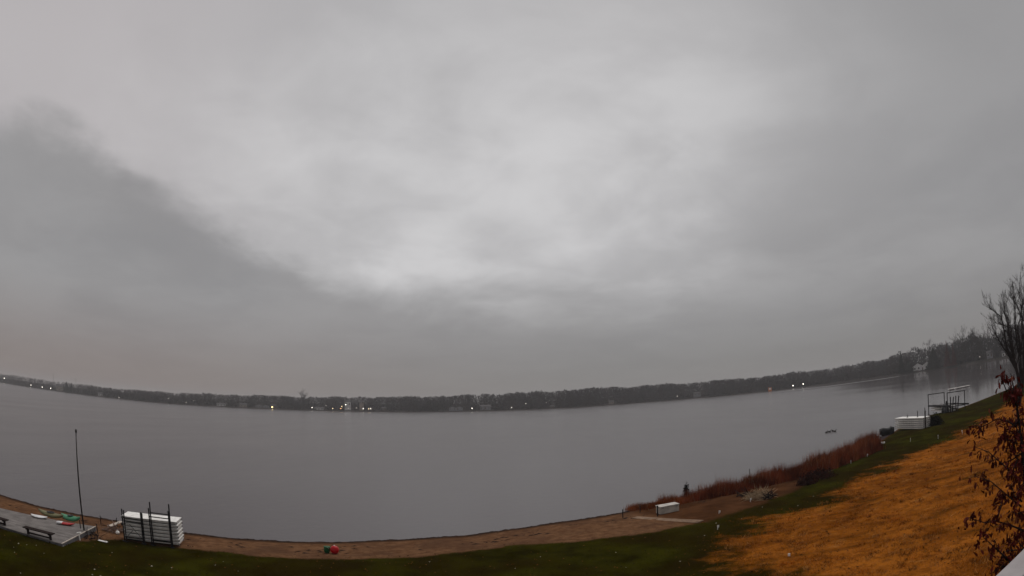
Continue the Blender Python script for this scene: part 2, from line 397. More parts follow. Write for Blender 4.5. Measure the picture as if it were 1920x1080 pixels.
# ------------------------------------------------------------------ lake
_la, _lb = at_water(1455, 735), at_water(1690, 705)
_ll = math.hypot(_lb.x - _la.x, _lb.y - _la.y)
LANE = (_la.x, _la.y, (_lb.x - _la.x) / _ll, (_lb.y - _la.y) / _ll, _ll)
def water_mat():
    m = bpy.data.materials.new('lake_water'); m.use_nodes = True; t = m.node_tree; p = t.nodes['Principled BSDF']
    vec = N(t, 'ShaderNodeTexCoord').outputs['Object']
    s = N(t, 'ShaderNodeSeparateXYZ'); t.links.new(vec, s.inputs[0])
    p.inputs['Base Color'].default_value = (.062, .050, .051, 1); p.inputs['IOR'].default_value = 1.33
    # wind: the open lake is rippled, the bay under the right-hand shore lies calm
    big = noise(t, vec, .012, 4, .55)
    bay = math_n(t, 'SUBTRACT', s.outputs[0], math_n(t, 'MULTIPLY', s.outputs[1], .62))
    bay = math_n(t, 'ADD', bay, math_n(t, 'MULTIPLY', math_n(t, 'SUBTRACT', big, .5), 60))
    calm = smooth(t, bay, -12, 45)
    mpp = N(t, 'ShaderNodeMapping'); mpp.inputs['Scale'].default_value = (1, .35, 1); mpp.inputs['Rotation'].default_value = (0, 0, R(20)); t.links.new(vec, mpp.inputs[0])
    mid = noise(t, mpp.outputs[0], .045, 4, .55)
    rip = math_n(t, 'ADD', math_n(t, 'MULTIPLY', noise(t, vec, 1.1, 4, .6), .6), math_n(t, 'ADD', math_n(t, 'MULTIPLY', noise(t, vec, 4.5, 3, .6), .25), math_n(t, 'MULTIPLY', noise(t, mpp.outputs[0], .22, 3, .6), 1.6)))
    b = N(t, 'ShaderNodeBump'); b.inputs['Distance'].default_value = .10
    st = math_n(t, 'MULTIPLY', math_n(t, 'ADD', math_n(t, 'MULTIPLY', math_n(t, 'SUBTRACT', 1.0, calm), .34), .02), math_n(t, 'ADD', math_n(t, 'MULTIPLY', mid, .9), .5))
    t.links.new(st, b.inputs['Strength']); t.links.new(rip, b.inputs['Height']); t.links.new(b.outputs[0], p.inputs['Normal'])
    # one lane of wind-ruffled water along the right-hand far shore
    lx = math_n(t, 'ADD', math_n(t, 'MULTIPLY', math_n(t, 'SUBTRACT', s.outputs[0], LANE[0]), LANE[2]), math_n(t, 'MULTIPLY', math_n(t, 'SUBTRACT', s.outputs[1], LANE[1]), LANE[3]))
    ly = math_n(t, 'SUBTRACT', math_n(t, 'MULTIPLY', math_n(t, 'SUBTRACT', s.outputs[0], LANE[0]), LANE[3]), math_n(t, 'MULTIPLY', math_n(t, 'SUBTRACT', s.outputs[1], LANE[1]), LANE[2]))
    ly = math_n(t, 'ADD', ly, math_n(t, 'MULTIPLY', math_n(t, 'SUBTRACT', noise(t, vec, .03, 3), .5), 12))
    lane = math_n(t, 'MULTIPLY', smooth(t, math_n(t, 'ABSOLUTE', ly), 5, 15, 1, 0), math_n(t, 'MULTIPLY', smooth(t, lx, -10, 15), smooth(t, lx, LANE[4] - 25, LANE[4] + 20, 1, 0)))
    ro = math_n(t, 'ADD', math_n(t, 'MULTIPLY', math_n(t, 'MAXIMUM', math_n(t, 'SUBTRACT', 1.0, calm), math_n(t, 'MULTIPLY', lane, 3.0)), .13), math_n(t, 'ADD', math_n(t, 'MULTIPLY', mid, .14), .01))
    t.links.new(ro, p.inputs['Roughness'])
    return m
ws = 2300
w = MB().add([(-ws, -1100, 0), (ws, -1100, 0), (ws, 2300, 0), (-ws, 2300, 0)], [(0, 1, 2, 3)]).build('lake_water', water_mat(), kind='structure')

# ------------------------------------------------------------------ far shore
FAR = [(-100, 1500), (-75, 1320), (-62, 1120), (-56.9, 1045), (-52, 880), (-44.4, 707), (-38.4, 635), (-28, 623), (-21.5, 611), (-14.3, 572), (-3, 531), (6.4, 535), (13.8, 585), (24.3, 556), (28.5, 548), (36.3, 540), (40.5, 500), (42, 462), (44.1, 476), (48.2, 430), (53.1, 392), (58, 372), (66, 352), (80, 330), (100, 320)]
FA, FR = np.array([a for a, _ in FAR]), np.array([r_ for _, r_ in FAR])
def shore_r(a): return float(np.interp(a, FA, FR)) + 3 * math.sin(a * 2.1) + 2 * math.sin(a * 5.3 + 1)
TOP = [(-100, 19), (-57, 16.5), (-52, 15), (-41, 13), (-33, 15), (-28, 16.5), (-10, 17.5), (0, 18.8), (10, 20.6), (17, 19.3), (24.7, 17.2), (36, 16.4), (40, 17.5), (42, 20), (46, 20), (48.8, 21), (52.6, 22), (60, 24), (100, 24)]
TA, TZ = np.array([a for a, _ in TOP]), np.array([z for _, z in TOP])
vv, ff = [], []
offs = [(-6, -.8), (0, .02), (2, .5), (10, 1.2), (30, 2.0), (70, 3.5), (200, 6), (600, 8)]
fa = np.arange(-100, 100.1, .5)
for i, a in enumerate(fa):
    r0 = shore_r(a)
    for o_, z in offs:
        r_ = r0 + o_; vv.append((r_ * math.sin(R(a)), r_ * math.cos(R(a)), z + (.3 * math.sin(a * 3 + o_) if o_ > 5 else 0)))
k = len(offs)
for i in range(len(fa) - 1):
    for j in range(k - 1): ff.append((i * k + j, (i + 1) * k + j, (i + 1) * k + j + 1, i * k + j + 1))
mb = MB(); mb.v, mb.f, mb.m = vv, ff, [0] * len(ff)
mb.build('far_shore_terrain', M['far_soil'], kind='structure', smooth_=True)
def far_pt(a, off=0.0):
    r_ = shore_r(a) + off
    z = float(np.interp(off, [o for o, _ in offs], [z for _, z in offs]))
    return Vector((r_ * math.sin(R(a)), r_ * math.cos(R(a)), z))

# the wood along the far shore: hundreds of leafless crowns that read as one mass
def crown_tris(h, w_, n, droop=False):
    """loose triangles of twig spray through a crown's volume, base at z=0"""
    base_h = h * random.uniform(.06, .22)
    u = rng.uniform(0, 1, n); th = rng.uniform(0, 2 * np.pi, n)
    zc = base_h + (h - base_h) * rng.beta(1.5, 1.35, n)
    f = (zc - base_h) / (h - base_h)
    rad = w_ * np.sqrt(np.clip(np.sin(np.pi * np.clip(f * .82 + .14, 0, 1)), 0, 1)) * np.sqrt(u) * rng.uniform(.75, 1.15, n)
    c = np.stack([rad * np.cos(th), rad * np.sin(th), zc], -1)
    dirv = np.stack([c[:, 0] * .7, c[:, 1] * .7, np.full(n, w_ * .7)], -1) + rng.normal(0, .5 * w_, (n, 3)) * .6
    dirv /= np.linalg.norm(dirv, axis=1, keepdims=True)
    L = rng.uniform(.8, 1.9, n)[:, None] * h / 16
    side = np.cross(dirv, rng.normal(0, 1, (n, 3))); side /= np.linalg.norm(side, axis=1, keepdims=True)
    ww = rng.uniform(.18, .5, n)[:, None] * h / 16
    return np.stack([c - dirv * L * .5 - side * ww, c - dirv * L * .5 + side * ww, c + dirv * L * .8], 1)
def conifer_tris(h, w_, n):
    f = rng.uniform(0, 1, n) ** 1.3; th = rng.uniform(0, 2 * np.pi, n)
    zc = h * (.06 + .92 * f); rad = w_ * (1 - f) * rng.uniform(.25, 1.0, n)
    c = np.stack([rad * np.cos(th), rad * np.sin(th), zc], -1)
    dirv = np.stack([np.cos(th), np.sin(th), np.full(n, -.35)], -1)
    side = np.stack([-np.sin(th), np.cos(th), rng.uniform(-.4, .4, n)], -1)
    L = (w_ * .38 * (1.15 - f) + .15)[:, None]; ww = L * .45
    return np.stack([c - dirv * L * .6 - side * ww, c - dirv * L * .6 + side * ww, c + dirv * L], 1)
# px x, waterside y, width px, height px, siding, lit, label
HOUSES = [
 (112, 731, 13, 10, 'siding_tan', 0, 'tan gabled house beside the dark evergreen on the left far shore'),
 (188, 744.5, 8, 6, 'siding_white', 0, 'small white boathouse among brown trees on the left far shore'),
 (415, 763, 17, 5, 'siding_white', 0, 'long low white boathouse at the left far waterline'),
 (456, 763.5, 13, 7, 'siding_tan', 0, 'tan cottage just left of the long pale grey house'),
 (492, 766, 26, 6, 'siding_grey', 0, 'long pale grey house beside the yellow lit brown cabin'),
 (513, 768, 10, 7, 'siding_brown', 1, 'dark brown cabin with glowing yellow windows on far shore'),
 (598, 769, 17, 5, 'siding_white', 0, 'low white shed left of the cluster of far shore lights'),
 (652, 759, 12, 9, 'siding_white', 0, 'white gabled house on the rise above the cluster of lights'),
 (678, 757, 8, 6, 'siding_tan', 0, 'small tan house on the rise right of the white gabled house'),
 (720, 769, 9, 6, 'siding_brown', 0, 'brown cottage right of the brightest far shore lights'),
 (855, 768, 26, 6, 'siding_grey', 0, 'grey house with a single bright lamp at its right'),
 (910, 767, 20, 8, 'siding_grey', 0, 'taller grey house right of the single bright lamp'),
 (1035, 766, 9, 4, 'siding_tan', 0, 'low tan shed at the middle of the far shore'),
 (1146, 756, 9, 5, 'siding_tan', 0, 'tan cabin alone under the dark wood right of centre'),
 (1307, 741, 14, 6, 'siding_grey', 0, 'pale grey house above the water on the right far shore'),
 (1730, 693, 36, 13, 'siding_white', 0, 'large white two gabled house with reflection on the right shore'),
 (1856, 668, 12, 10, 'siding_grey', 0, 'grey house under bare trees at the right shore'),
 (1884, 668, 10, 10, 'siding_white', 0, 'small white house half behind the tall bare tree'),
]
HSPAN = []
for hx, hy, hw, hh, *_ in HOUSES:
    HSPAN.append((azel(hx - hw / 2 - 2, hy)[0], azel(hx + hw / 2 + 2, hy)[0]))
T_, MI_ = [], []
a = -78.0
ROWS = [(5, .48), (13, .74), (21, .9), (30, .96), (40, .97), (52, .97)]
for off, hf in ROWS:
    a = -78.0
    while a < 78:
        r0 = shore_r(a) + off
        a += math.degrees(random.uniform(3.2, 6.6) / r0) * (1.0 if r0 < 800 else 1.35)
        o2 = off + random.uniform(-4, 6)
        p = far_pt(a, o2)
        ztop = float(np.interp(a, TA, TZ)) * random.uniform(.93, 1.02) * hf + (8.3 * (1 - hf) * .3)
        ztop += .5 * math.sin(a * .9) + .4 * math.sin(a * 2.3 + 2)
        if a > 41: ztop *= random.uniform(.72, 1.1)
        h = max(5.0, ztop - p.z)
        clear = random.random()
        if off < 10 and clear < .45: continue
        if o2 < 24 and any(l - .1 < a < r_ + .1 for l, r_ in HSPAN): continue
        if random.random() < .10:
            t3 = conifer_tris(h * 1.03, h * .2, 90); mi = 2
        else:
            t3 = crown_tris(h, h * random.uniform(.30, .46), 170 if r0 < 800 else 110); mi = 1 if random.random() < .42 else 0
            tr = np.array([[[-.18, 0, 0], [.18, 0, 0], [0, 0, h * .7]], [[0, -.18, 0], [0, .18, 0], [0, 0, h * .7]]])
            t3 = np.concatenate([t3, tr])
        t3 = t3 + np.array(p)
        T_.append(t3); MI_ += [mi] * len(t3)
# low brush and saplings closing the wood towards the water
a = -78.0
while a < 78:
    r0 = shore_r(a); a += math.degrees(2.2 / r0) * (1.0 if r0 < 800 else 1.5)
    o2 = random.uniform(4, 20)
    if o2 < 16 and any(l - .1 < a < r_ + .1 for l, r_ in HSPAN): continue
    h = random.uniform(2.5, 6.5); n = 36; p = far_pt(a, o2)
    c = rng.normal(0, 1, (n, 3)) * np.array([1.6, 1.6, 0]) + np.stack([np.zeros(n), np.zeros(n), h * rng.uniform(0, 1, n)], -1)
    e1 = rng.normal(0, .9, (n, 3)); e2 = rng.normal(0, .9, (n, 3))
    t3 = np.stack([c - e1 * .6, c + e2, c + e1], 1) + np.array(p); T_.append(t3); MI_ += [0 if random.random() < .6 else 1] * n
T_ = np.concatenate(T_); V = T_.reshape(-1, 3)
o = mesh_np('far_wood', V, np.arange(len(V)).reshape(-1, 3), [M['far_grey'], M['far_brown'], M['far_green']], kind='stuff', mi=MI_)
tag(o, 'grey leafless wood lining the whole far shore', 'wood')

# ------------------------------------------------------------------ houses across the lake
def house(px, py, wpx, hpx, siding, lit, label):
    a = azel(px, py)[0]; off = 12.0
    p = far_pt(a, off); r0 = shore_r(a) + off
    e1 = azel(px, py)[1]; zb = max(p.z - .3, 8.3 + r0 * math.tan(R(e1)) - .2)
    wd = abs(azel(px + wpx / 2, py)[0] - azel(px - wpx / 2, py)[0]); W_ = r0 * R(wd)
    H_ = r0 * hpx / F_PX; D_ = max(5.0, min(9.0, W_ * .7)); hw = H_ * .62
    t = thing('house', label, 'house', (p.x, p.y, p.z - .3), -R(a))
    b = zb - (p.z - .3)
    wall = MB(); wall.box((0, 0, (b + hw) / 2), (W_, D_, b + hw)); zt = b + hw
    rz = H_ - hw
    two = W_ > 13
    # gable ends: fronts facing the water for wide houses, else ridge along the width
    if two:
        for cx in (-W_ * .25, W_ * .25):
            g_ = W_ * .25
            wall.add([(cx - g_, -D_ / 2, zt), (cx + g_, -D_ / 2, zt), (cx, -D_ / 2, zt + rz), (cx - g_, D_ / 2, zt), (cx + g_, D_ / 2, zt), (cx, D_ / 2, zt + rz)], [(0, 1, 2), (3, 5, 4)])
    else:
        wall.add([(-W_ / 2, -D_ / 2, zt), (-W_ / 2, D_ / 2, zt), (-W_ / 2, 0, zt + rz), (W_ / 2, -D_ / 2, zt), (W_ / 2, D_ / 2, zt), (W_ / 2, 0, zt + rz)], [(0, 1, 2), (3, 5, 4)])
    wall.build('wall', M[siding], t)
    roof = MB(); e = .35; th = .22
    def slab(q):
        q = [Vector(v) for v in q]; n = (q[1] - q[0]).cross(q[3] - q[0]).normalized() * th
        if n.z < 0: n = -n
        vv = [v + n * .05 for v in q] + [v + n for v in q]
        roof.add(vv, [(0, 1, 2, 3), (7, 6, 5, 4), (0, 4, 5, 1), (1, 5, 6, 2), (2, 6, 7, 3), (3, 7, 4, 0)])
    if two:
        for cx in (-W_ * .25, W_ * .25):
            g_ = W_ * .25
            slab([(cx - g_, -D_ / 2 - e, zt), (cx, -D_ / 2 - e, zt + rz), (cx, D_ / 2 + e, zt + rz), (cx - g_, D_ / 2 + e, zt)])
            slab([(cx + g_, -D_ / 2 - e, zt), (cx, -D_ / 2 - e, zt + rz), (cx, D_ / 2 + e, zt + rz), (cx + g_, D_ / 2 + e, zt)])
    else:
        slab([(-W_ / 2 - e, -D_ / 2 - e, zt - .1), (W_ / 2 + e, -D_ / 2 - e, zt - .1), (W_ / 2 + e, 0, zt + rz), (-W_ / 2 - e, 0, zt + rz)])
        slab([(-W_ / 2 - e, D_ / 2 + e, zt - .1), (W_ / 2 + e, D_ / 2 + e, zt - .1), (W_ / 2 + e, 0, zt + rz), (-W_ / 2 - e, 0, zt + rz)])
    ro = roof.build('roof', M['roof'], t)
    MB().box((W_ * .22, D_ * .12, zt + rz + .2), (.7, .7, 1.3)).build('chimney', M['siding_brown'], ro)
    n = max(2, int(W_ / 3.2)); wz = b + hw * .5; wh = min(1.5, hw * .5); ww = min(1.4, W_ / n * .5)
    for i in range(n):
        x = -W_ / 2 + W_ * (i + .5) / n
        if i == n // 2:
            d_ = MB().box((x, -D_ / 2 - .03, b + min(2.1, hw * .8) / 2), (min(1.0, ww), .1, min(2.1, hw * .8))).build('door', M['siding_brown'], t)
            continue
        f_ = MB().box((x, -D_ / 2 - .03, wz), (ww + .25, .1, wh + .25)).build('window', M['siding_white'], t)
        MB().box((x, -D_ / 2 - .085, wz), (ww, .05, wh)).build('pane', M['lit_window'] if lit else M['glass'], f_)
for h_ in HOUSES: house(*h_)

# ------------------------------------------------------------------ lamps along the far shore
LAMPS = [(8, 709, 'w', 1.3), (58, 722, 'w', .7), (79, 726, 'w', 1.0), (95, 728, 'w', 1.0), (223, 746, 'w', .4), (316, 747, 'w', .9), (349, 755, 'w', .45), (363, 751, 'w', .4), (585, 764, 'w', .8), (611, 760, 'o', .5), (624, 766, 'y', .6), (639, 766, 'o', .8), (641, 762, 'y', .6), (648, 758.5, 'w', 1.1), (653, 766, 'o', .4), (668, 765, 'y', .5), (681, 766.5, 'w', .9), (691, 766.5, 'y', .9), (695, 766.5, 'w', .8), (885, 765.5, 'w', .9), (959, 764, 'w', .6), (986, 756.5, 'w', .8), (1024, 755, 'w', .45), (1270, 743, 'w', .5), (1837, 669, 'w', .5), (1487, 723, 'W', 1.0), (1506, 720, 'W', 1.0)]
LAMPS.sort()
protos = {}
LM = {'w': 'bulb_white', 'o': 'bulb_orange', 'y': 'bulb_warm', 'W': 'bulb_white'}
ADJ = {'w': 'white', 'o': 'orange', 'y': 'warm yellow', 'W': 'tall white'}
for i, (px, py, kd, sz) in enumerate(LAMPS):
    a, e = azel(px, py); p = far_pt(a, 1.2); r0 = shore_r(a) + 1.2
    zl = max(p.z + 1.2, 8.3 + r0 * math.tan(R(e)))
    rad = .30 * math.sqrt(sz) * r0 / 600 * (.75 if kd == 'W' else 1)
    lab = f'{ADJ[kd]} shore lamp across the lake, {ordinal(i)} light from the left'
    t = thing('shore_lamp', lab, 'lamp', (p.x, p.y, p.z), -R(a), 'lamps along the far shore')
    h = zl - p.z
    MB().tube([(0, 0, -.3), (0, 0, h - rad * .8)], [.09, .06], 6).build('post', M['black_pipe'], t)
    k_ = 3.0 if kd == 'W' else 1.0
    prof = [(rad * math.sin(u), rad * k_ * -math.cos(u)) for u in np.linspace(.15, math.pi - .15, 7)]
    MB().lathe(prof, 10, (0, 0, h)).build('globe', M['bulb_dim' if sz < .55 else LM[kd]], t, True)
    MB().lathe([(rad * .5, 0), (rad * .55, .08), (.02, .2)], 8, (0, 0, h + rad * k_ * .95)).build('cap', M['black_pipe'], t)
# orange channel marker
pm = at_water(1444, 735); rr = math.hypot(pm.x, pm.y); u_ = rr / F_PX
t = thing('channel_marker', 'orange channel marker with white top standing in the far water', 'marker', (pm.x, pm.y, -.3), -math.atan2(pm.x, pm.y))
MB().tube([(0, 0, 0), (0, 0, 9 * u_)], [.1, .1], 8).build('post', M['white_paint'], t)
MB().box((0, -.15, 5.2 * u_), (7 * u_, .12, 7.5 * u_)).build('board', M['marker_orange'], t, bevel=.05)
MB().box((0, -.24, 6.5 * u_), (4 * u_, .05, 3 * u_)).build('panel', M['white_paint'], t)
# radio masts
for px, py, top, lab in ((100, 727, 699, 'thin lattice mast above the trees left of the dark evergreen'), (142, 735, 708, 'thin lattice mast just right of the dark evergreen')):
    a = azel(px, py)[0]; p = far_pt(a, 60); r0 = shore_r(a) + 60; zt = 8.3 + r0 * math.tan(R(azel(px, top)[1]))
    t = thing('radio_mast', lab, 'mast', (p.x, p.y, p.z))
    H_ = zt - p.z; m_ = MB()
    for k_ in range(3):
        c_, s_ = math.cos(k_ * 2.094) * .4, math.sin(k_ * 2.094) * .4
        m_.tube([(c_, s_, 0), (c_ * .4, s_ * .4, H_)], .07, 4)
    m_.build('leg_tubes', M['grey_frame'], t); m_ = MB()
    for k_ in range(int(H_ / 1.5)):
        z0 = k_ * 1.5; q = [(math.cos(j * 2.094) * .4, math.sin(j * 2.094) * .4) for j in range(3)]
        for j in range(3): m_.bar((*q[j], z0), (*q[(j + 1) % 3], z0 + 1.5), .04)
    m_.build('lattice', M['grey_frame'], t)
    MB().tube([(0, 0, H_), (0, 0, H_ + 2)], .05, 4).build('aerial', M['grey_frame'], t)

# ------------------------------------------------------------------ trees that can be told apart
def grow(mb, tw, p, d, L, rad, depth, up=.25, spread=.6, twig=(.5, .03), nt_=3):
    """one limb: bent tube, child limbs, twigs at the ends (tw collects triangles)"""
    pts = [p.copy()]; rads = [rad]; n = 3; q = p.copy(); dd = d.copy()
    for i in range(n):
        dd = (dd + Vector((random.gauss(0, .12), random.gauss(0, .12), random.gauss(0, .06) + up * .25))).normalized()
        q = q + dd * (L / n); pts.append(q.copy()); rads.append(rad * (1 - .55 * (i + 1) / n))
    mb.tube(pts, rads, 5 if rad > .05 else 3, caps=False)
    if depth <= 0:
        for _ in range(nt_ * 3):
            b = pts[random.randint(1, n)]; v = (dd + Vector((random.gauss(0, spread), random.gauss(0, spread), random.gauss(0, .35) + up))).normalized()
            s_ = v.cross(Vector((random.gauss(0, 1), random.gauss(0, 1), random.gauss(0, 1)))).normalized() * twig[1]
            tw.append((b - s_, b + s_, b + v * twig[0] * random.uniform(.6, 1.5)))
        return
    for i in range(random.randint(2, 3) + (1 if depth > 1 else 0)):
        k_ = random.randint(1, n); b = pts[k_]
        v = (dd + Vector((random.gauss(0, spread), random.gauss(0, spread), random.gauss(0, spread * .5) + up))).normalized()
        grow(mb, tw, b, v, L * random.uniform(.5, .8), rads[k_] * .62, depth - 1, up, spread, twig, nt_)
def twig_obj(tw, name, m_, parent):
    V = np.array([[tuple(v) for v in t_] for t_ in tw]).reshape(-1, 3)
    return mesh_np(name, V, np.arange(len(V)).reshape(-1, 3), m_, parent)
def far_bare_tree(px, base_off, top_py, label, mt='twig', spread=.55):
    a = azel(px, 680)[0]; p = far_pt(a, base_off); r0 = shore_r(a) + base_off
    H_ = 8.3 + r0 * math.tan(R(azel(px, top_py)[1])) - p.z
    t = thing('bare_tree', label, 'tree', p, random.uniform(0, 6), 'bare trees on the right shore')
    mb = MB(); tw = []
    mb.tube([(0, 0, -.5), (.1, 0, H_ * .25), (0, .1, H_ * .5)], [.38, .3, .2], 6)
    for i in range(7):
        z = H_ * random.uniform(.22, .5); th = i * 2.4
        grow(mb, tw, Vector((0, 0, z)), Vector((math.cos(th) * .55, math.sin(th) * .55, .9)).normalized(), H_ * random.uniform(.24, .34), .16, 2, .3, spread, (1.3, .07), 4)
    mb.build('trunk', M['bark'], t); twig_obj(tw, 'crown', M[mt], t)
    return t
far_bare_tree(1806, 14, 616, 'bare forked tree right of the rusty conifers')
far_bare_tree(1823, 20, 614, 'bare tree second right of the rusty conifers')
far_bare_tree(1840, 12, 613, 'bare tree third right of the rusty conifers')
far_bare_tree(1856, 16, 606, 'bare tree nearest the tall dark tree at right', 'twig_red')
far_bare_tree(1743, 30, 634, 'bare tree with thin tip rising behind the large white house')
far_bare_tree(568, 20, 731, 'tall rounded bare tree standing out above the left far wood')
def conifer(px, base_off, top_py, wpx, label, mt, n=2400):
    a = azel(px, 680)[0]; p = far_pt(a, base_off); r0 = shore_r(a) + base_off
    H_ = 8.3 + r0 * math.tan(R(azel(px, top_py)[1])) - p.z; W_ = r0 * wpx / F_PX / 2
    t = thing('conifer', label, 'tree', p, 0)
    MB().tube([(0, 0, -.4), (0, 0, H_ * .95)], [.35, .03], 6).build('trunk', M['bark'], t)
    tr = conifer_tris(H_, W_ * 1.25, n); V = tr.reshape(-1, 3)
    mesh_np('crown', V, np.arange(len(V)).reshape(-1, 3), M[mt], t)
conifer(1777, .8, 637, 11, 'rusty brown conifer, taller of the pair on the right shore', 'needle_rust')
conifer(1789, 1.2, 641, 9, 'rusty brown conifer, shorter of the pair on the right shore', 'needle_rust')
conifer(1751, 1.0, 650, 24, 'broad dark evergreen right of the large white house', 'needle')
conifer(1703, 1.0, 676, 14, 'small dark evergreen left of the large white house', 'needle')
conifer(1690, .6, 657, 11, 'slim dark evergreen at the water left of the white house', 'needle')
conifer(126, 6, 715, 10, 'dark evergreen beside the tan house on the left far shore', 'needle')
conifer(135, 9, 717, 8, 'smaller dark evergreen right of the tan house on the left', 'needle')

# tall many-stemmed tree by the water at the right edge
base = at(1908, 762)
D0 = (Vector(base) - Vector((0, 0, CAM_H))).length
t = thing('tall_bare_tree', 'tall dark bare tree with many curving stems at the right edge', 'tree', (base.x, base.y, base.z - .15))
lb = Vector((base.x, base.y, base.z - .15))
stems = [[(1904, 703), (1886, 646), (1873, 580), (1853, 556)], [(1906, 705), (1893, 650), (1884, 590), (1877, 548)], [(1909, 705), (1903, 640), (1898, 570), (1896, 530)],
         [(1911, 700), (1912, 630), (1911, 570), (1907, 512)], [(1905, 708), (1889, 665), (1872, 628), (1860, 598)], [(1913, 700), (1920, 630), (1922, 560), (1921, 505)],
         [(1914, 705), (1930, 640), (1942, 570), (1950, 520)], [(1908, 708), (1898, 668), (1888, 618), (1886, 566)], [(1915, 708), (1938, 660), (1960, 600), (1975, 550)], [(1912, 706), (1908, 650), (1904, 600), (1914, 540)], [(1913, 706), (1915, 650), (1917, 590), (1900, 545)], [(1906, 706), (1896, 655), (1890, 600), (1866, 585)]]
tw = []
for i, st in enumerate(stems):
    dd = D0 + random.uniform(-2.5, 2.5)
    P = [Vector((random.uniform(-.2, .2), random.uniform(-.2, .2), -.1))]
    for j, (x, y) in enumerate(st): P.append(ray_pt(x + 4, y + (0, 6, 14, 22)[j], D0 + (dd - D0) * (j + 1) / 4) - lb)
    # finer curve
    Q = []
    for j in range(len(P) - 1):
        for u in (0, .34, .67): Q.append(P[j].lerp(P[j + 1], u) + Vector((random.gauss(0, .06), random.gauss(0, .06), 0)))
    Q.append(P[-1]); n = len(Q); rads = [.17 * (1 - .84 * k_ / (n - 1)) + .012 for k_ in range(n)]
    mb = MB(); mb.tube(Q, rads, 6)
    for k_ in range(5, n):
        for _ in range(3 if k_ < n - 3 else 4):
            d = (Q[k_] - Q[k_ - 1]).normalized()
            v = (d * 1.1 + Vector((random.gauss(0, .5), random.gauss(0, .5), random.gauss(.25, .3)))).normalized()
            grow(mb, tw, Q[k_], v, random.uniform(.7, 1.5), rads[k_] * .55, 1, .3, .45, (.42, .016), 3)
    mb.build('stem', M['bark'], t)
twig_obj(tw, 'crown', M['twig'], t)

# ------------------------------------------------------------------ dock sections stacked on the beach
def dock_section(L, D, H_, loc, rz, label, group):
    t = thing('dock_section', label, 'dock section', loc, rz, group)
    pt = .035
    nb = 6
    for i in range(nb):
        w_ = L / nb
        MB().box((w_ * (i + .5), D / 2, H_ - pt / 2), (w_ - .012, D, pt)).build('deck_board', M['white_paint'], t, bevel=.006)
    for y in (.06, D - .06):
        MB().box((L / 2, y, H_ - pt - (H_ - pt) * .29), (L - .1, .05, (H_ - pt) * .58)).build('side_rail', M['white_side'], t, bevel=.006)
    for x in (.05, L - .05):
        MB().box((x, D / 2, (H_ - pt) * .62), (.045, D - .15, (H_ - pt) * .42)).build('end_rail', M['white_side'], t)
    for x in (.02, L - .02):
        for y in (.09, D - .09):
            MB().box((x, y, (H_ - pt) * .5), (.06, .07, H_ * .5)).build('bracket', M['grey_frame'], t)
    MB().box((L / 2, D / 2, (H_ - pt) * .5), (.05, D - .15, (H_ - pt) * .5)).build('cross_member', M['grey_frame'], t)
    return t
def stack(FL, FRt, D, n, H_, group, where, lift=.06, jit=.02):
    ex = Vector((FRt.x - FL.x, FRt.y - FL.y, 0)); L = ex.length; rz = math.atan2(ex.y, ex.x)
    z = (FL.z + FRt.z) / 2 + lift
    for i in range(n):
        name = 'topmost' if i == n - 1 else ('lowest' if i == 0 else f'{ordinal(n - 1 - i)} from the top')
        o_ = Vector((random.uniform(-jit, jit), random.uniform(-jit, jit), 0))
        dock_section(L, D, H_ - .012, (FL.x + o_.x, FL.y + o_.y, z + i * H_), rz, f'white dock section, {name} in the stack {where}', group)
    ux = ex.normalized(); uy = Vector((-ux.y, ux.x, 0))
    return L, ux, uy, z
FL, FRt = at(233, 1013), at(337, 1027)
L, ux, uy, zs = stack(FL, FRt, 1.25, 7, .19, 'dock sections stacked on the beach at left', 'on the beach at left')
def sp(s_, out_, h): return FL + ux * (s_ * L) - uy * out_ + Vector((0, 0, h + (FRt.z - FL.z) * s_))
def leg_frame(s0, s1, out_, h0, h1, bars, label, braces=(), lean=.1):
    b = sp((s0 + s1) / 2, out_, 0); bz = gz(b.x, b.y)
    t = thing('dock_leg_frame', label, 'dock legs', (b.x, b.y, bz), 0, 'dock leg frames leaning on the stack')
    O = Vector((b.x, b.y, bz))
    P = {}
    for s_, h in ((s0, h0), (s1, h1)):
        lo = sp(s_, out_ + lean, 0); lo.z = gz(lo.x, lo.y) - .03
        hi = sp(s_, out_, 0); hi.z = lo.z + h; P[s_] = (lo, hi)
        MB().tube([lo - O, hi - O], .038, 8).build('post', M['black_pipe'], t)
        MB().box(lo - O + Vector((0, 0, .05)), (.2, .2, .03)).build('foot_pad', M['black_pipe'], t)
    for z in bars:
        a_ = P[s0][0].lerp(P[s0][1], z / h0); c_ = P[s1][0].lerp(P[s1][1], z / h1)
        MB().tube([a_ - O, c_ - O], .03, 8).build('crossbar', M['black_pipe'], t)
    for (sa, za), (sb, zb) in braces:
        MB().tube([sp(sa, out_ + .02, za) - O, sp(sb, out_ + .02, zb) - O], .014, 6).build('brace', M['black_pipe'], t)
leg_frame(.03, .375, .07, 1.78, 1.72, (1.3, .28), 'black pipe leg frame leaning at the left end of the dock stack')
leg_frame(.075, .41, .17, 1.74, 1.72, (1.16, .2), 'braced black pipe leg frame, front one at the left end of the stack', (((.16, 1.0), (.36, .3)), ((.215, .68), (.09, .3))))
leg_frame(.53, .875, .07, 2.0, 1.98, (1.56, .3), 'shorter black pipe leg frame at the right half of the dock stack')
leg_frame(.57, .905, .17, 2.36, 2.36, (1.8, .35), 'tallest black pipe leg frame, rising above the right half of the stack')

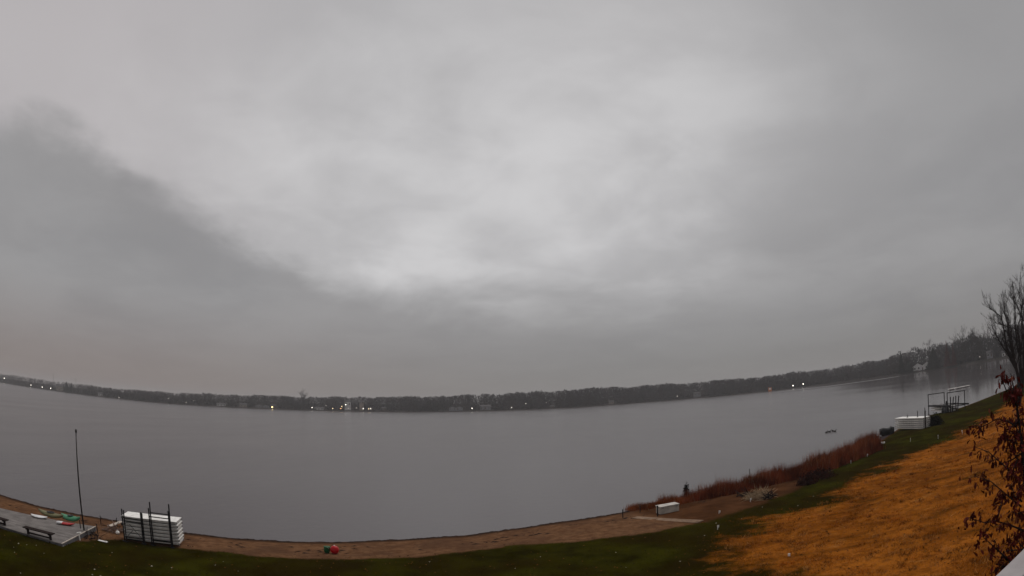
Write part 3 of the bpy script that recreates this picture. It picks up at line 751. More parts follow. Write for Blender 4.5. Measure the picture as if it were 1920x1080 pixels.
# ------------------------------------------------------------------ low deck with benches and boats
hd = .14
P1, P2, P0 = at(181, 993, hd), at(117, 1020, hd), at(17, 961, hd)
zd = max(P1.z, P2.z) + hd
ex = Vector((P0.x - P1.x, P0.y - P1.y, 0)); Ld = ex.length * 1.75; ex.normalize()
ew = Vector((P1.x - P2.x, P1.y - P2.y, 0)); Wd = ew.length; ew.normalize()
t = thing('low_deck', 'low grey timber deck on the beach at the left edge', 'deck', (P2.x, P2.y, 0))
PN = at(0, 985.5, hd); en = Vector((PN.x - P2.x, PN.y - P2.y, 0)).normalized()   # near edge runs a little off parallel
nb = int(Wd / .16)
brd = MB()
for i in range(nb):
    u0, u1 = (i + .04) / nb, (i + .96) / nb
    a_ = Vector((0, 0, zd)) + ew * (Wd * u0); b_ = Vector((0, 0, zd)) + ew * (Wd * u1)
    q = [a_, b_, b_ + en.lerp(ex, u1) * Ld, a_ + en.lerp(ex, u0) * Ld]; dz = Vector((0, 0, -.035 + random.uniform(-.004, .004)))
    up_ = Vector((0, 0, random.uniform(-.004, .004)))
    brd.add([v + up_ for v in q] + [v + dz for v in q], [(3, 2, 1, 0), (4, 5, 6, 7), (0, 1, 5, 4), (1, 2, 6, 5), (2, 3, 7, 6), (3, 0, 4, 7)])
brd.build('deck_boards', M['deck_board'], t, kind='stuff')
def skirt(a_, b_, m_, nm, h=.2):
    MB().bar(a_ + Vector((0, 0, zd - .045 - h / 2)), b_ + Vector((0, 0, zd - .045 - h / 2)), .05, h).build(nm, m_, t)
skirt(ew * .03 + en * .03, ew * .03 + en * Ld, M['deck_side'], 'joist')
skirt(ew * (Wd - .03) + ex * .03, ew * (Wd - .03) + ex * Ld, M['deck_side'], 'joist')
skirt(ex * .03, ew * Wd + ex * .03, M['deck_side'], 'joist')
MB().bar(Vector((0, 0, zd + .012)) + ex * .04, Vector((0, 0, zd + .012)) + ew * Wd + ex * .04, .07, .02).build('lit_edge_strip', M['plank'], t)  # pale strip added to paint the lit right-hand edge of the deck
for fx in (.3, Ld * .33, Ld * .66, Ld - .3):
    for fy in (.3, Wd - .3):
        v = en.lerp(ex, fy / Wd) * fx + ew * fy; MB().box(v + Vector((0, 0, (zd - .1) / 2)), (.1, .1, zd - .1)).build('post', M['dark_wood'], t)
def bench(a_, b_, label):
    mid = (a_ + b_) / 2; d = b_ - a_; rz = math.atan2(d.y, d.x); L_ = d.length
    z0 = mid.z
    t = thing('bench', label, 'bench', (mid.x, mid.y, z0), rz, 'benches at the near edge of the deck')
    for i in range(2): MB().box((0, -.1 + i * .2, .45), (L_ + .5, .18, .05)).build('seat_plank', M['dark_wood'], t, bevel=.008)
    for sx_ in (-1, 1):
        m_ = MB(); x = sx_ * L_ / 2
        m_.box((x, 0, .21), (.12, .1, .42)); m_.box((x, 0, .40), (.1, .36, .05)); m_.box((x, 0, .03), (.1, .34, .06))
        m_.build('leg', M['dark_wood'], t)
    MB().bar((-L_ / 2, 0, .2), (L_ / 2, 0, .2), .04, .08).build('stretcher', M['dark_wood'], t)
ba, bb = at(54, 1005), at(96, 1017)
ba.z = bb.z = (ba.z + bb.z) / 2
bench(ba, bb, 'dark timber bench at the near edge of the grey deck, fully in view')
b2 = at(10, 990); b3 = b2 + (ba - bb); b3.z = b2.z
bench(b3, b2, 'dark timber bench at the near edge of the deck, cut by the left edge')
def kayak(a_, b_, wd, ht, m_, label, nm='kayak', cockpit=True, tip=None):
    a_ = Vector(a_); b_ = Vector(b_); d = b_ - a_; L_ = d.length
    t = thing(nm, label, nm, ((a_ + b_) / 2)[:2] + (zd + .006,) if False else ((a_.x + b_.x) / 2, (a_.y + b_.y) / 2, zd + .008), math.atan2(d.y, d.x))
    n, ns = 14, 12; vv = []; ff = []
    for i in range(n + 1):
        u = i / n; x = (u - .5) * L_; s_ = max(.03, math.sin(math.pi * u) ** .6)
        rise = .5 * ht * (abs(2 * u - 1) ** 3)
        for j in range(ns):
            th = 2 * math.pi * j / ns
            vv.append((x, wd / 2 * s_ * math.cos(th), ht * .5 + rise + ht * .5 * (.35 + .65 * s_) * math.sin(th)))
    for i in range(n):
        for j in range(ns): ff.append((i * ns + j, (i + 1) * ns + j, (i + 1) * ns + (j + 1) % ns, i * ns + (j + 1) % ns))
    ff += [tuple(range(ns)), tuple(range(n * ns, (n + 1) * ns))[::-1]]
    mb = MB(); mb.v, mb.f, mb.m = vv, ff, [0] * len(ff)
    mb.build('hull', m_, t, True)
    if cockpit:
        prof = [(1, 0), (1.12, .015), (1.12, .035), (.95, .035), (.9, .01)]
        Mx = Matrix.Diagonal((L_ * .13, wd * .28, 1))
        MB().lathe(prof, 16, (0, 0, ht + .0), M=Mx).build('cockpit_rim', M['black'], t, True)
    if tip:
        MB().lathe([(.02, 0), (wd * .36, .0), (wd * .40, L_ * .2), (wd * .44, L_ * .32)], 10, (-L_ * .49, 0, ht * .62), M=Matrix.Rotation(math.pi / 2, 3, 'Y') @ Matrix.Diagonal((.5, 1, 1))).build('bow_panel', M[tip], t, True)
kayak(at(59, 972, hd), at(90, 978, hd), .55, .12, M['kayak_white'], 'white paddleboard lying on the far side of the grey deck', 'paddleboard', False)
kayak(at(74, 969, hd), at(121, 981, hd), .6, .28, M['kayak_olive'], 'dull olive kayak behind the white paddleboard on the deck')
kayak(at(117, 979, hd), at(152, 986.5, hd), .65, .32, M['kayak_green'], 'bright green kayak lying on the far corner of the deck')
kayak(at(107, 985.5, hd), at(141, 991, hd), .4, .14, M['kayak_red'], 'red bodyboard with white nose in front of the green kayak', 'bodyboard', False, 'kayak_white')
def post(px, y0, y1, label, rad=.03, m_='black_pipe', hh=0.0, nm='stake', top=True):
    p = at(px, y1, hh); D_ = math.hypot(p.x, p.y); h = (y1 - y0) / F_PX * D_ * 1.02
    t = thing(nm, label, nm, (p.x, p.y, p.z + hh - .04), random.uniform(0, 3))
    tl = random.uniform(-.02, .02)
    MB().tube([(0, 0, 0), (tl * h, 0, h * .5), (tl * h, tl * h, h + .04)], [rad, rad, rad * .92], 8).build('shaft', M[m_], t)
    MB().lathe([(rad * .4, 0), (rad * 1.25, .01), (rad * 1.25, .035), (rad * .3, .05)], 8, (tl * h, tl * h, h + .03)).build('cap', M[m_], t)
    return t
post(152, 976.5, 995, 'dark stake rising from the far corner of the grey deck', hh=hd)
post(183.5, 984, 1001, 'dark stake just right of the flagpole foot', rad=.03)
post(189.5, 968, 983, 'dark stake on the sand right of the flagpole near the water')
post(219.5, 972, 986, 'dark stake behind the leaning white plank')
t = thing('bollard', 'short white post with flat top at the near corner of the deck', 'post', at(150, 1013)); h = .36
MB().tube([(0, 0, -.05), (0, 0, h)], .035, 10).build('shaft', M['white_paint'], t)
MB().bar((-.12, -.05, h + .02), (.12, .06, h + .07), .1, .05).build('cap', M['white_paint'], t, bevel=.01)
fp = at(159, 1003); D_ = math.hypot(fp.x, fp.y); ht = 8.3 + D_ * math.tan(R(azel(141, 808)[1])) - fp.z
t = thing('flagpole', 'tall thin bare flagpole standing beside the grey deck', 'flagpole', (fp.x, fp.y, fp.z - .1))
MB().tube([(0, 0, 0), (0, 0, ht * .5), (.03, 0, ht)], [.05, .042, .03], 10).build('pole', M['grey_frame'] if False else M['black_pipe'], t, True)
MB().lathe([(.02, 0), (.055, .02), (.06, .1), (.05, .17), (.02, .2)], 10, (.03, 0, ht)).build('finial', M['black_pipe'], t, True)
MB().lathe([(.1, 0), (.1, .12), (.055, .16)], 10, (0, 0, .05)).build('base_collar', M['black_pipe'], t)
MB().tube([(.07, 0, 1.2), (.075, 0, ht * .6), (.06, 0, ht * .97)], .006, 4).build('halyard', M['white_side'], t)
# leaning plank, drift heap, float, board
pa, pb = at(204, 988), at(228, 979, .25)
t = thing('leaning_plank', 'white plank propped up on the sand left of the dock stack', 'plank', (pa.x, pa.y, pa.z))
MB().bar((0, 0, .03), (pb.x - pa.x, pb.y - pa.y, pb.z + .3 - pa.z), .3, .05).build('board', M['plank'], t, bevel=.01)
MB().bar((pb.x - pa.x, pb.y - pa.y, -.05), (pb.x - pa.x, pb.y - pa.y, pb.z + .27 - pa.z), .08, .08).build('prop', M['dark_wood'], t)
def heap(px, py, wd, ht, n, m_, label, nm, cat, ln=(.3, .7), rad=.02, up=.35):
    p = at(px, py); t = thing(nm, label, cat, (p.x, p.y, p.z)); mb = MB()
    for i in range(n):
        th = random.uniform(0, 6.28); r_ = wd / 2 * math.sqrt(random.random()); x, y = r_ * math.cos(th), r_ * math.sin(th)
        z = ht * (1 - (r_ / (wd / 2)) ** 2) * random.random() + .02
        d = Vector((random.gauss(0, 1), random.gauss(0, 1), random.gauss(0, .4) + up)).normalized() * random.uniform(*ln)
        rr_ = rad * random.uniform(.5, 1.5)
        mb.tube([(x, y, z), Vector((x, y, z)) + d * .5 + Vector((0, 0, .03)), Vector((x, y, z)) + d], [rr_, rr_ * .8, rr_ * .4], 4)
    mb.build('branches', M[m_], t, kind='stuff')
    return t
heap(213, 997, 1.3, .35, 60, 'driftwood', 'heap of brown driftwood left of the dock stack', 'driftwood_heap', 'driftwood', rad=.03, up=0)
heap(172, 1008, 1.2, .18, 40, 'dark_wood', 'dark heap of sticks between the deck corner and the drift heap', 'stick_heap', 'sticks', rad=.025, up=0)
p = at(221, 1002); t = thing('white_float', 'small white float beside the brown driftwood heap', 'float', (p.x, p.y, p.z))
MB().lathe([(.03, 0), (.1, .03), (.13, .1), (.1, .18), (.04, .2)], 12).build('body', M['white_paint'], t, True)
MB().lathe([(.035, .2), (.05, .21), (.05, .25), (.02, .26)], 8).build('eyelet', M['white_side'], t)
p = at(193, 1016); t = thing('white_board', 'small white board lying in the grass left of the dock stack', 'board', (p.x, p.y, p.z + .02), .2)
MB().box((0, 0, .02), (.6, .16, .03)).build('plank', M['white_paint'], t, bevel=.005)
MB().box((.2, 0, .045), (.05, .15, .02)).build('batten', M['white_side'], t)

# ------------------------------------------------------------------ red ball and green bucket on the beach
p = at(628, 1038); rb = 8.3 / F_PX * math.hypot(p.x, p.y, 8)
t = thing('red_ball', 'glossy red ball on the sand beside the green bucket', 'ball', (p.x, p.y, p.z - .02))
prof = [(rb * math.sin(u), rb - rb * math.cos(u)) for u in np.linspace(.1, math.pi - .1, 18)]
MB().lathe(prof, 28).build('shell', M['red'], t, True)
MB().lathe([(rb * 1.0, -.02), (rb * 1.012, -.012), (rb * 1.012, .012), (rb, .02)], 28, (0, 0, rb)).build('seam', M['red'], t, True)
MB().lathe([(.02, 0), (.04, .005), (.04, .03), (.015, .04)], 10, (0, 0, 2 * rb - .012)).build('valve', M['white_side'], t)
p = at(613, 1037); t = thing('green_bucket', 'dark green bucket tipped beside the red ball', 'bucket', (p.x, p.y, p.z), .4)
mb = MB(); Mt = Matrix.Rotation(R(6), 3, 'Y')
mb.lathe([(.10, 0), (.145, .03), (.17, .18), (.165, .34), (.148, .34), (.12, .04), (.02, .035)], 18, (0, 0, .02), M=Mt); mb.build('pail', M['green'], t, True)
MB().lathe([(.165, .31), (.185, .315), (.185, .35), (.165, .352)], 18, (0, 0, .02), M=Mt).build('rim', M['green'], t, True)
MB().tube([Mt @ Vector((.0, .18 * math.cos(u), .34 - .14 * math.sin(u) * .8)) + Vector((.15 * math.sin(u), 0, .02)) for u in np.linspace(0, math.pi, 10)], .008, 6).build('handle', M['white_side'], t)

# ------------------------------------------------------------------ right-hand beach things
post(1168, 955, 970.5, 'dark stake at the water left of the reeds', rad=.035)
post(1200, 948, 961, 'second dark stake standing in the low orange grass', rad=.03)
post(1233, 948, 968, 'dark stake against the left end of the white chest', rad=.045)
post(1310, 912, 931, 'thin reddish stake rising above the reeds right of the chest', rad=.03, m_='bark')
post(1406, 880, 905, 'thin stake rising above the reeds near the middle', rad=.03)
post(1546, 848, 868, 'thin stake rising above the tall reeds further right', rad=.03)
a_, b_ = at(1238, 965), at(1273.5, 957.5)
d = b_ - a_; Lb = Vector((d.x, d.y)).length
t = thing('storage_chest', 'white storage chest on the sand in front of the reeds', 'chest', (a_.x, a_.y, min(a_.z, b_.z)), math.atan2(d.y, d.x))
hb = .46
MB().box((Lb / 2, .3, hb / 2), (Lb, .6, hb)).build('body', M['chest'], t, bevel=.03)
lid = MB().box((Lb / 2, .3, hb + .045), (Lb + .05, .66, .07), Matrix.Rotation(R(1.5), 3, 'X')).build('lid', M['chest_lid'], t, bevel=.025)
for x in (.18, Lb - .18): MB().box((x, .02 - .33 + .28, hb - .02), (.07, .05, .09)).build('latch', M['grey_frame'], lid)
for x in (.1, Lb - .1): MB().box((x, .3, -.02), (.1, .5, .05)).build('foot', M['dark_wood'], t)
a_, b_ = at(1190, 971), at(1316, 979); d = b_ - a_
t = thing('walkway_board', 'long pale walkway board lying on the sand below the chest', 'board', (a_.x, a_.y, 0), 0)
n = Vector((-d.y, d.x, 0)).normalized(); W_ = .55; mb_n = 3
for i in range(mb_n):
    o_ = n * (W_ * (i - 1) / mb_n)
    MB().bar(o_ + Vector((0, 0, a_.z + .035)), o_ + Vector((d.x * random.uniform(.96, 1), d.y * random.uniform(.96, 1), b_.z + .035)), W_ / mb_n - .015, .04).build('plank', M['old_plank'], t, bevel=.005)
for u in (.1, .5, .9): MB().bar(d * u + n * -.26 + Vector((0, 0, a_.z * (1 - u) + b_.z * u - d.z * u + .0)), d * u + n * .26 + Vector((0, 0, a_.z * (1 - u) + b_.z * u - d.z * u)), .08, .03).build('batten', M['driftwood'], t)
heap(1424, 934, 1.9, .5, 260, 'reed_pale', 'heap of pale cut reeds in front of the red reeds', 'reed_heap', 'reed heap', (.4, .9), .012, .15)
heap(1440, 936, .7, .45, 40, 'dark_wood', 'dark sticks at the right end of the pale reed heap', 'stick_heap', 'sticks', (.3, .6), .03, .5)
heap(1400, 929, 1.6, .12, 50, 'dark_wood', 'low line of dark drift sticks left of the pale reed heap', 'stick_heap', 'sticks', (.3, .8), .03, 0)
def shrub(px, py, wd, ht, n, m_, label, leaf=.07, stem='bark'):
    p = at(px, py); t = thing('shrub', label, 'shrub', (p.x, p.y, p.z - .03)); mb = MB()
    for i in range(14):
        th = random.uniform(0, 6.28); r_ = wd / 2 * random.uniform(.2, .9); q = Vector((r_ * math.cos(th), r_ * math.sin(th), ht * random.uniform(.55, .95)))
        mb.tube([(q.x * .15, q.y * .15, 0), q * .55 + Vector((0, 0, .1)), q], [.025, .018, .006], 4)
    mb.build('stems', M[stem], t)
    u = rng.normal(0, 1, (n, 3)); u /= np.linalg.norm(u, axis=1, keepdims=True); u[:, 2] = np.abs(u[:, 2])
    rad = rng.uniform(.45, 1, n)[:, None] * (1 + .32 * np.sin(u[:, :1] * 9 + u[:, 1:2] * 7) * np.cos(u[:, 1:2] * 11 + u[:, 2:3] * 6)); c = u * rad * np.array([wd / 2, wd / 2, ht])
    d1 = rng.normal(0, 1, (n, 3)); d1 /= np.linalg.norm(d1, axis=1, keepdims=True); d2 = np.cross(d1, rng.normal(0, 1, (n, 3))); d2 /= np.linalg.norm(d2, axis=1, keepdims=True)
    l_ = rng.uniform(.6, 1.4, n)[:, None] * leaf
    V = np.stack([c - d1 * l_, c + d2 * l_ * .6, c + d1 * l_, c - d2 * l_ * .6], 1).reshape(-1, 3)
    mesh_np('foliage', V, np.arange(len(V)).reshape(-1, 4), M[m_], t)
M['dark_leaf'] = mat('dark_red_leaf', (.034, .011, .008), 1, .5, 3, spec=0)
M['dark_green_leaf'] = mat('dark_green_leaf', (.009, .009, .006), 1, .4, 3, spec=0)
shrub(1512, 908, 1.6, .55, 900, 'dark_leaf', 'small dark red shrub at the lawn edge in front of the reeds')
shrub(1535, 896, 2.9, .72, 1600, 'dark_leaf', 'wide dark shrub backing onto the red reeds')
shrub(1752, 797, 2.3, 1.3, 2200, 'dark_green_leaf', 'black looking evergreen shrub below the boat lift', .09)
shrub(1287, 926, .5, 1.0, 250, 'dark_green_leaf', 'small grey green sapling sticking out of the reeds', .06)
# dark covered boat with post
p = at(1663, 815); t = thing('covered_boat', 'small boat under a black tarp between reeds and dock stack', 'boat', (p.x, p.y, p.z), R(-60) + 0.0)
t.rotation_euler = (0, 0, -math.atan2(p.x, p.y) + R(15))
vv = []; n = 10
for i in range(n + 1):
    u = i / n; x = (u - .5) * 1.9; w_ = .55 * (1 - .35 * max(0, (u - .6) / .4) ** 2); z = .82 + .06 * math.sin(9 * u) - .25 * max(0, u - .75)
    for yy, zz_ in ((-w_ * .8, .1), (-w_, .5), (-w_ * .9, z - .05), (0, z + .06), (w_ * .9, z - .05), (w_, .5), (w_ * .8, .1)): vv.append((x, yy, zz_))
mb = MB(); ff = [(i * 7 + j, i * 7 + (j + 1) % 7, (i + 1) * 7 + (j + 1) % 7, (i + 1) * 7 + j) for i in range(n) for j in range(7)] + [tuple(range(7))[::-1], tuple(range(n * 7, n * 7 + 7))]
mb.v, mb.f, mb.m = vv, ff, [0] * len(ff); mb.build('tarp', M['tarp'], t, True)
MB().box((0, 0, .06), (1.5, .12, .12)).build('keel_block', M['dark_wood'], t)
MB().box((.98, 0, .45), (.1, .35, .75)).build('motor', M['black'], t, bevel=.03)
post(1670.5, 800, 816, 'black mooring stake beside the tarp covered boat', rad=.05)
p = at(1650.5, 833); t = thing('white_dinghy', 'tiny white upturned dinghy at the end of the reeds', 'dinghy', (p.x, p.y, p.z), -math.atan2(p.x, p.y) + .35)
vv = []; n = 8
for i in range(n + 1):
    u = i / n; x = (u - .5) * 1.2; w_ = .32 * (1 - (max(0, u - .4) / .6) ** 2.2 * .95)
    for yy, zz_ in ((-w_, .02), (-w_ * .8, .2), (0, .28 - .1 * u), (w_ * .8, .2), (w_, .02)): vv.append((x, yy, zz_))
mb = MB(); ff = [(i * 5 + j, i * 5 + (j + 1) % 5, (i + 1) * 5 + (j + 1) % 5, (i + 1) * 5 + j) for i in range(n) for j in range(5)] + [tuple(range(5))[::-1], tuple(range(n * 5, n * 5 + 5))]
mb.v, mb.f, mb.m = vv, ff, [0] * len(ff); mb.build('hull', M['white_paint'], t, True)
MB().bar((-.58, 0, .285), (.5, 0, .2), .03, .03).build('keel', M['white_side'], t)
# second stack of sections and the boat lift
F2, F3 = at(1678, 809.5), at(1731, 803.5)
L2, vx, vy, z2 = stack(F2, F3, 1.4, 6, .235, 'dock sections stacked on the right shore', 'on the right shore', .08, .03)
for s_, h, lab in ((.32, .3, 'short dark peg on top of the right hand dock stack'), (.68, .75, 'dark pipe standing on the right hand dock stack'), (.93, 1.1, 'taller dark pipe at the right end of the right hand dock stack')):
    q = F2 + vx * (s_ * L2) + vy * .75; t = thing('pipe', lab, 'pipe', (q.x, q.y, z2 + 6 * .235 - .012))
    MB().tube([(0, 0, 0), (.03, 0, h)], .05, 8).build('shaft', M['black_pipe'], t)
    MB().box((0, 0, .02), (.22, .22, .03)).build('flange', M['black_pipe'], t)
q = F2 + vx * (L2 + .22) + vy * .2; t = thing('mooring_post', 'thick dark post at the right end of the right hand dock stack', 'post', (q.x, q.y, gz(q.x, q.y) - .1))
MB().tube([(0, 0, 0), (0, 0, 2.1)], .09, 10).build('shaft', M['dark_wood'], t); MB().lathe([(.1, 0), (.1, .04), (.02, .1)], 10, (0, 0, 2.1)).build('cap', M['black_pipe'], t)
la, lb2 = at(1741.5, 777), at(1777, 774)
d = lb2 - la; Ll = Vector((d.x, d.y)).length; rz = math.atan2(d.y, d.x)
t = thing('boat_lift', 'boat lift frame of tall dark posts drawn up on the right shore', 'boat lift', (la.x, la.y, la.z - .05), rz)
Hl, Dl = 3.15, 2.3
sk = .95
def lp(x, y, z): return (x + sk * y, y * .9, z)
for x in (0, Ll):
    for y in (0, Dl): MB().tube([lp(x, y, 0), lp(x, y, Hl + (.18 if x else 0))], .075, 8).build('post', M['black_pipe'], t); MB().box(lp(x, y, .06), (.3, .3, .05)).build('foot_pad', M['black_pipe'], t)
    MB().bar(lp(x, 0, Hl - .05 + (.18 if x else 0)), lp(x, Dl, Hl - .05 + (.18 if x else 0)), .09, .11).build('top_beam', M['black_pipe'], t)
for y in (0, Dl): MB().bar(lp(-.1, y, 1.35), lp(Ll + 1.2, y, 1.45), .16, .22).build('side_beam', M['black_pipe'], t)
for x in (.1, Ll / 2, Ll - .1): MB().bar(lp(x, 0, 1.28), lp(x, Dl, 1.28), .1, .1).build('cross_beam', M['black_pipe'], t)
for y in (.6, 1.6): MB().bar(lp(.1, y, 1.45), lp(Ll - .1, y, 1.45), .14, .12).build('bunk', M['grey_frame'], t)
w_ = MB().lathe([(.25, -.03), (.28, -.03), (.28, .03), (.25, .03)], 16, lp(Ll, -.12, 1.9), M=Matrix.Rotation(math.pi / 2, 3, 'X')).build('winch_wheel', M['black_pipe'], t)
ex_ = Vector((math.cos(rz), math.sin(rz), 0)); ey_ = Vector((-math.sin(rz), math.cos(rz), 0))
for i in range(3):
    o_ = la + ex_ * (.25 + .12 * (i % 2)) + ey_ * .35
    dock_section(Ll - .35, 1.3, .24, (o_.x, o_.y, la.z + .42 + i * .29), rz, ['white dock section lowest under the boat lift', 'white dock section in the middle under the boat lift', 'white dock section topmost under the boat lift'][i], 'dock sections under the boat lift')
for j, (x, lab) in enumerate(((Ll + .45, 'dark leg frame leaning at the right end of the boat lift'), (Ll + 1.0, 'second dark leg frame leaning right of the boat lift'))):
    q = la + ex_ * x + ey_ * .3; t = thing('dock_leg_frame', lab, 'dock legs', (q.x, q.y, gz(q.x, q.y) - .05), rz)
    for y in (0, 1.0):
        MB().tube([(0, y, 0), (-.25 + .5 * j, y + .2, 2.2)], .10, 6).build('post', M['black_pipe'], t)
        MB().box((0, y, .06), (.22, .22, .04)).build('foot_pad', M['black_pipe'], t)
    for z in (.5, 1.2): MB().bar(((-.25 + .5 * j) * z / 2, 0, z), ((-.25 + .5 * j) * z / 2, 1.1, z), .12).build('crossbar', M['black_pipe'], t)
q = la + ex_ * (Ll * .82) + ey_ * .1; t = thing('tarp_bundle', 'black tarp bundle under the right end of the boat lift', 'tarp', (q.x, q.y, gz(q.x, q.y) - .05), rz)
mb = MB(); n = 9
for i in range(n + 1):
    u = i / n; w_ = .55 * math.sin(math.pi * (.12 + .76 * u)) ** .5; h_ = (1.15 + .3 * math.sin(5 * u)) * math.sin(math.pi * (.15 + .7 * u)) ** .4
    for yy, zz_ in ((-w_, 0), (-w_ * .95, h_ * .55), (-w_ * .4, h_ * .95), (w_ * .2, h_), (w_ * .8, h_ * .7), (w_, 0)): mb.v.append(((u - .5) * 2.1, yy + .25, zz_))
mb.f = [(i * 6 + j, i * 6 + (j + 1) % 6, (i + 1) * 6 + (j + 1) % 6, (i + 1) * 6 + j) for i in range(n) for j in range(6)] + [tuple(range(6))[::-1], tuple(range(n * 6, n * 6 + 6))]; mb.m = [0] * len(mb.f)
mb.build('cover', M['tarp'], t, True)
for x in (-.5, .45): MB().tube([(x, -.32, .03), (x, -.3, .7), (x, .1, 1.32), (x, .5, 1.2), (x, .84, .1)], .02, 5).build('strap', M['grey_frame'], t)
# pale slab added to draw the bright streak on the water behind the lift
pr = at_water(1798, 728); t = thing('water_streak_slab', 'thin pale slab standing in for a bright streak on the calm bay behind the boat lift', 'water streak', (pr.x, pr.y, 0), -math.atan2(pr.x, pr.y) + R(14))
MB().box((0, 0, .24), (6.5, 1.3, .06)).build('deck', M['white_side'], t, bevel=.02)
for x in (-2.2, 0, 2.2): MB().box((x, 0, .08), (1.2, 1.1, .26)).build('float', M['grey_frame'], t)

# ------------------------------------------------------------------ ducks
def duck(px, py, rz, label):
    p = at_water(px, py); t = thing('duck', label, 'duck', (p.x, p.y, -.05), rz, 'ducks on the lake')
    me = bpy.data.meshes.new('body'); bm = bmesh.new()
    pts = [(-.30, 0, .17, .02), (-.2, 0, .12, .08), (-.05, 0, .1, .12), (.1, 0, .11, .11), (.17, 0, .17, .06), (.2, 0, .27, .045), (.22, 0, .33, .055), (.28, 0, .33, .035), (.35, 0, .31, .014)]
    V_ = [bm.verts.new(q[:3]) for q in pts]
    for i in range(len(V_) - 1): bm.edges.new((V_[i], V_[i + 1]))
    bm.to_mesh(me); bm.free(); o_ = bpy.data.objects.new('body', me); COL.objects.link(o_); o_.parent = t
    o_.modifiers.new('skin', 'SKIN'); 
    for i, q in enumerate(pts): me.skin_vertices[0].data[i].radius = (q[3], q[3])
    me.skin_vertices[0].data[2].use_root = True
    s_ = o_.modifiers.new('sub', 'SUBSURF'); s_.levels = 1; s_.render_levels = 2
    me.materials.append(M['duck'])
    for sd_ in (-1, 1): MB().lathe([(.01, -.15), (.05, -.08), (.055, .02), (.02, .13)], 8, (-.06, sd_ * .1, .15), M=Matrix.Rotation(math.pi / 2, 3, 'Y') @ Matrix.Diagonal((1, .45, 1))).build('wing', M['duck_head'], t, True)
for i, (x, y) in enumerate(((1550, 811), (1555.5, 810), (1561, 808.5), (1565.5, 809))):
    duck(x, y, random.uniform(-.6, .6) + (3.14 if i == 2 else 0), f'dark duck on the lake off the reeds, {ordinal(i)} from the left')

# ------------------------------------------------------------------ small white markers along the lawn edge
for i, (x, y, h) in enumerate(((1345.5, 993, .26), (1348, 963, .2), (1407, 941, .26), (1481, 1043, .14), (1595.5, 869, .3), (1626, 856, .26), (1707, 828, .36), (1759, 823, .4), (1804.5, 814, .4))):
    p = at(x, y); t = thing('lawn_marker', f'small white marker on the right lawn, {ordinal(i)} from the left', 'marker', (p.x, p.y, p.z - .03), random.uniform(0, 3), 'white markers along the lawn edge')
    MB().tube([(0, 0, 0), (.01, 0, h)], .018, 6).build('stake', M['white_paint'], t)
    MB().box((.04, 0, h - .05), (.1, .03, .12)).build('flag', M['white_paint'], t)

# ------------------------------------------------------------------ ground cover: grass, straw, reeds, wrack, leaves
def scatter(n, amin, amax, rmin, rmax):
    a_ = np.radians(rng.uniform(amin, amax, n)); r_ = np.exp(rng.uniform(math.log(rmin), math.log(rmax), n))
    return r_ * np.sin(a_), r_ * np.cos(a_)
def blades(x, y, z, h, wd, lean):
    n = len(x); th = rng.uniform(0, 2 * np.pi, n); b = np.stack([x, y, z], -1)
    s_ = np.stack([np.cos(th), np.sin(th), np.zeros(n)], -1) * wd[:, None]
    l_ = rng.normal(0, 1, (n, 2)) * lean[:, None]
    tp = b + np.stack([l_[:, 0] * h, l_[:, 1] * h, h], -1)
    return np.stack([b - s_, b + s_, tp], 1).reshape(-1, 3)
def blade_obj(name, V, mats, label, cat, mi=None):
    o_ = mesh_np(name, V, np.arange(len(V)).reshape(-1, 3), mats, kind='stuff', mi=mi); return tag(o_, label, cat)
M['grass'] = mat('lawn_grass', (.025, .0235, .0012), 1, .65, .5, spec=0)
M['straw'] = mat('straw_grass', (.28, .081, .008), 1, .65, .9, spec=0)
x, y = scatter(150000, -62, 62, 15, 95)
dl = sdist(x, y, LAWN); ds = sdist(x, y, STRAW); nn = rng.normal(0, .5, len(x))
k_ = (dl + nn * .6 > .1) & (ds + nn * 1.6 < 0.6); xx, yy = x[k_], y[k_]; n = len(xx); dist = np.hypot(xx, yy)
zz_ = terrain(xx, yy) - .01
blade_obj('lawn_grass', blades(xx, yy, zz_, rng.uniform(.03, .085, n), .007 * dist / 25 + .003, rng.uniform(.3, .9, n)), M['grass'], 'dark short green lawn grass between beach and straw slope', 'grass')
k_ = (ds + nn * 1.6 > .2); xx, yy = x[k_], y[k_]; xx = np.repeat(xx, 2) + rng.normal(0, .1, 2 * len(xx)); yy = np.repeat(yy, 2) + rng.normal(0, .1, len(xx)); n = len(xx); dist = np.hypot(xx, yy)
zz_ = terrain(xx, yy) - .01
cl = .5 + .5 * np.sin(xx * 1.3 + 2 * np.sin(yy * .7)) * np.cos(yy * 1.1 + np.sin(xx * .9))
blade_obj('straw_grass', blades(xx, yy, zz_, rng.uniform(.03, .11, n) * (.35 + 1.7 * cl * cl), .007 * dist / 25 + .003, rng.uniform(.8, 2.2, n)), M['straw'], 'orange dormant straw coloured grass on the right slope', 'grass')
Vt, Mt_ = [], []
x, y = scatter(1500, 18, 62, 15, 80); ds = sdist(x, y, STRAW)
for cx, cy in zip(x[ds > 0], y[ds > 0]):
    n = 22; hh = random.uniform(.07, .2); px_, py_ = cx + rng.normal(0, .16, n), cy + rng.normal(0, .10, n)
    Vt.append(blades(px_, py_, terrain(px_, py_) - .01, hh * rng.uniform(.5, 1.1, n), np.full(n, .010 * math.hypot(cx, cy) / 25 + .003), rng.uniform(.5, 1.4, n))); Mt_ += [random.choice((0, 0, 0, 1, 1, 2))] * n
M['straw_pale'] = mat('pale_straw', (.36, .16, .045), 1, .4, 1, spec=0); M['straw_dark'] = mat('dark_straw', (.075, .026, .005), 1, .4, 1, spec=0)
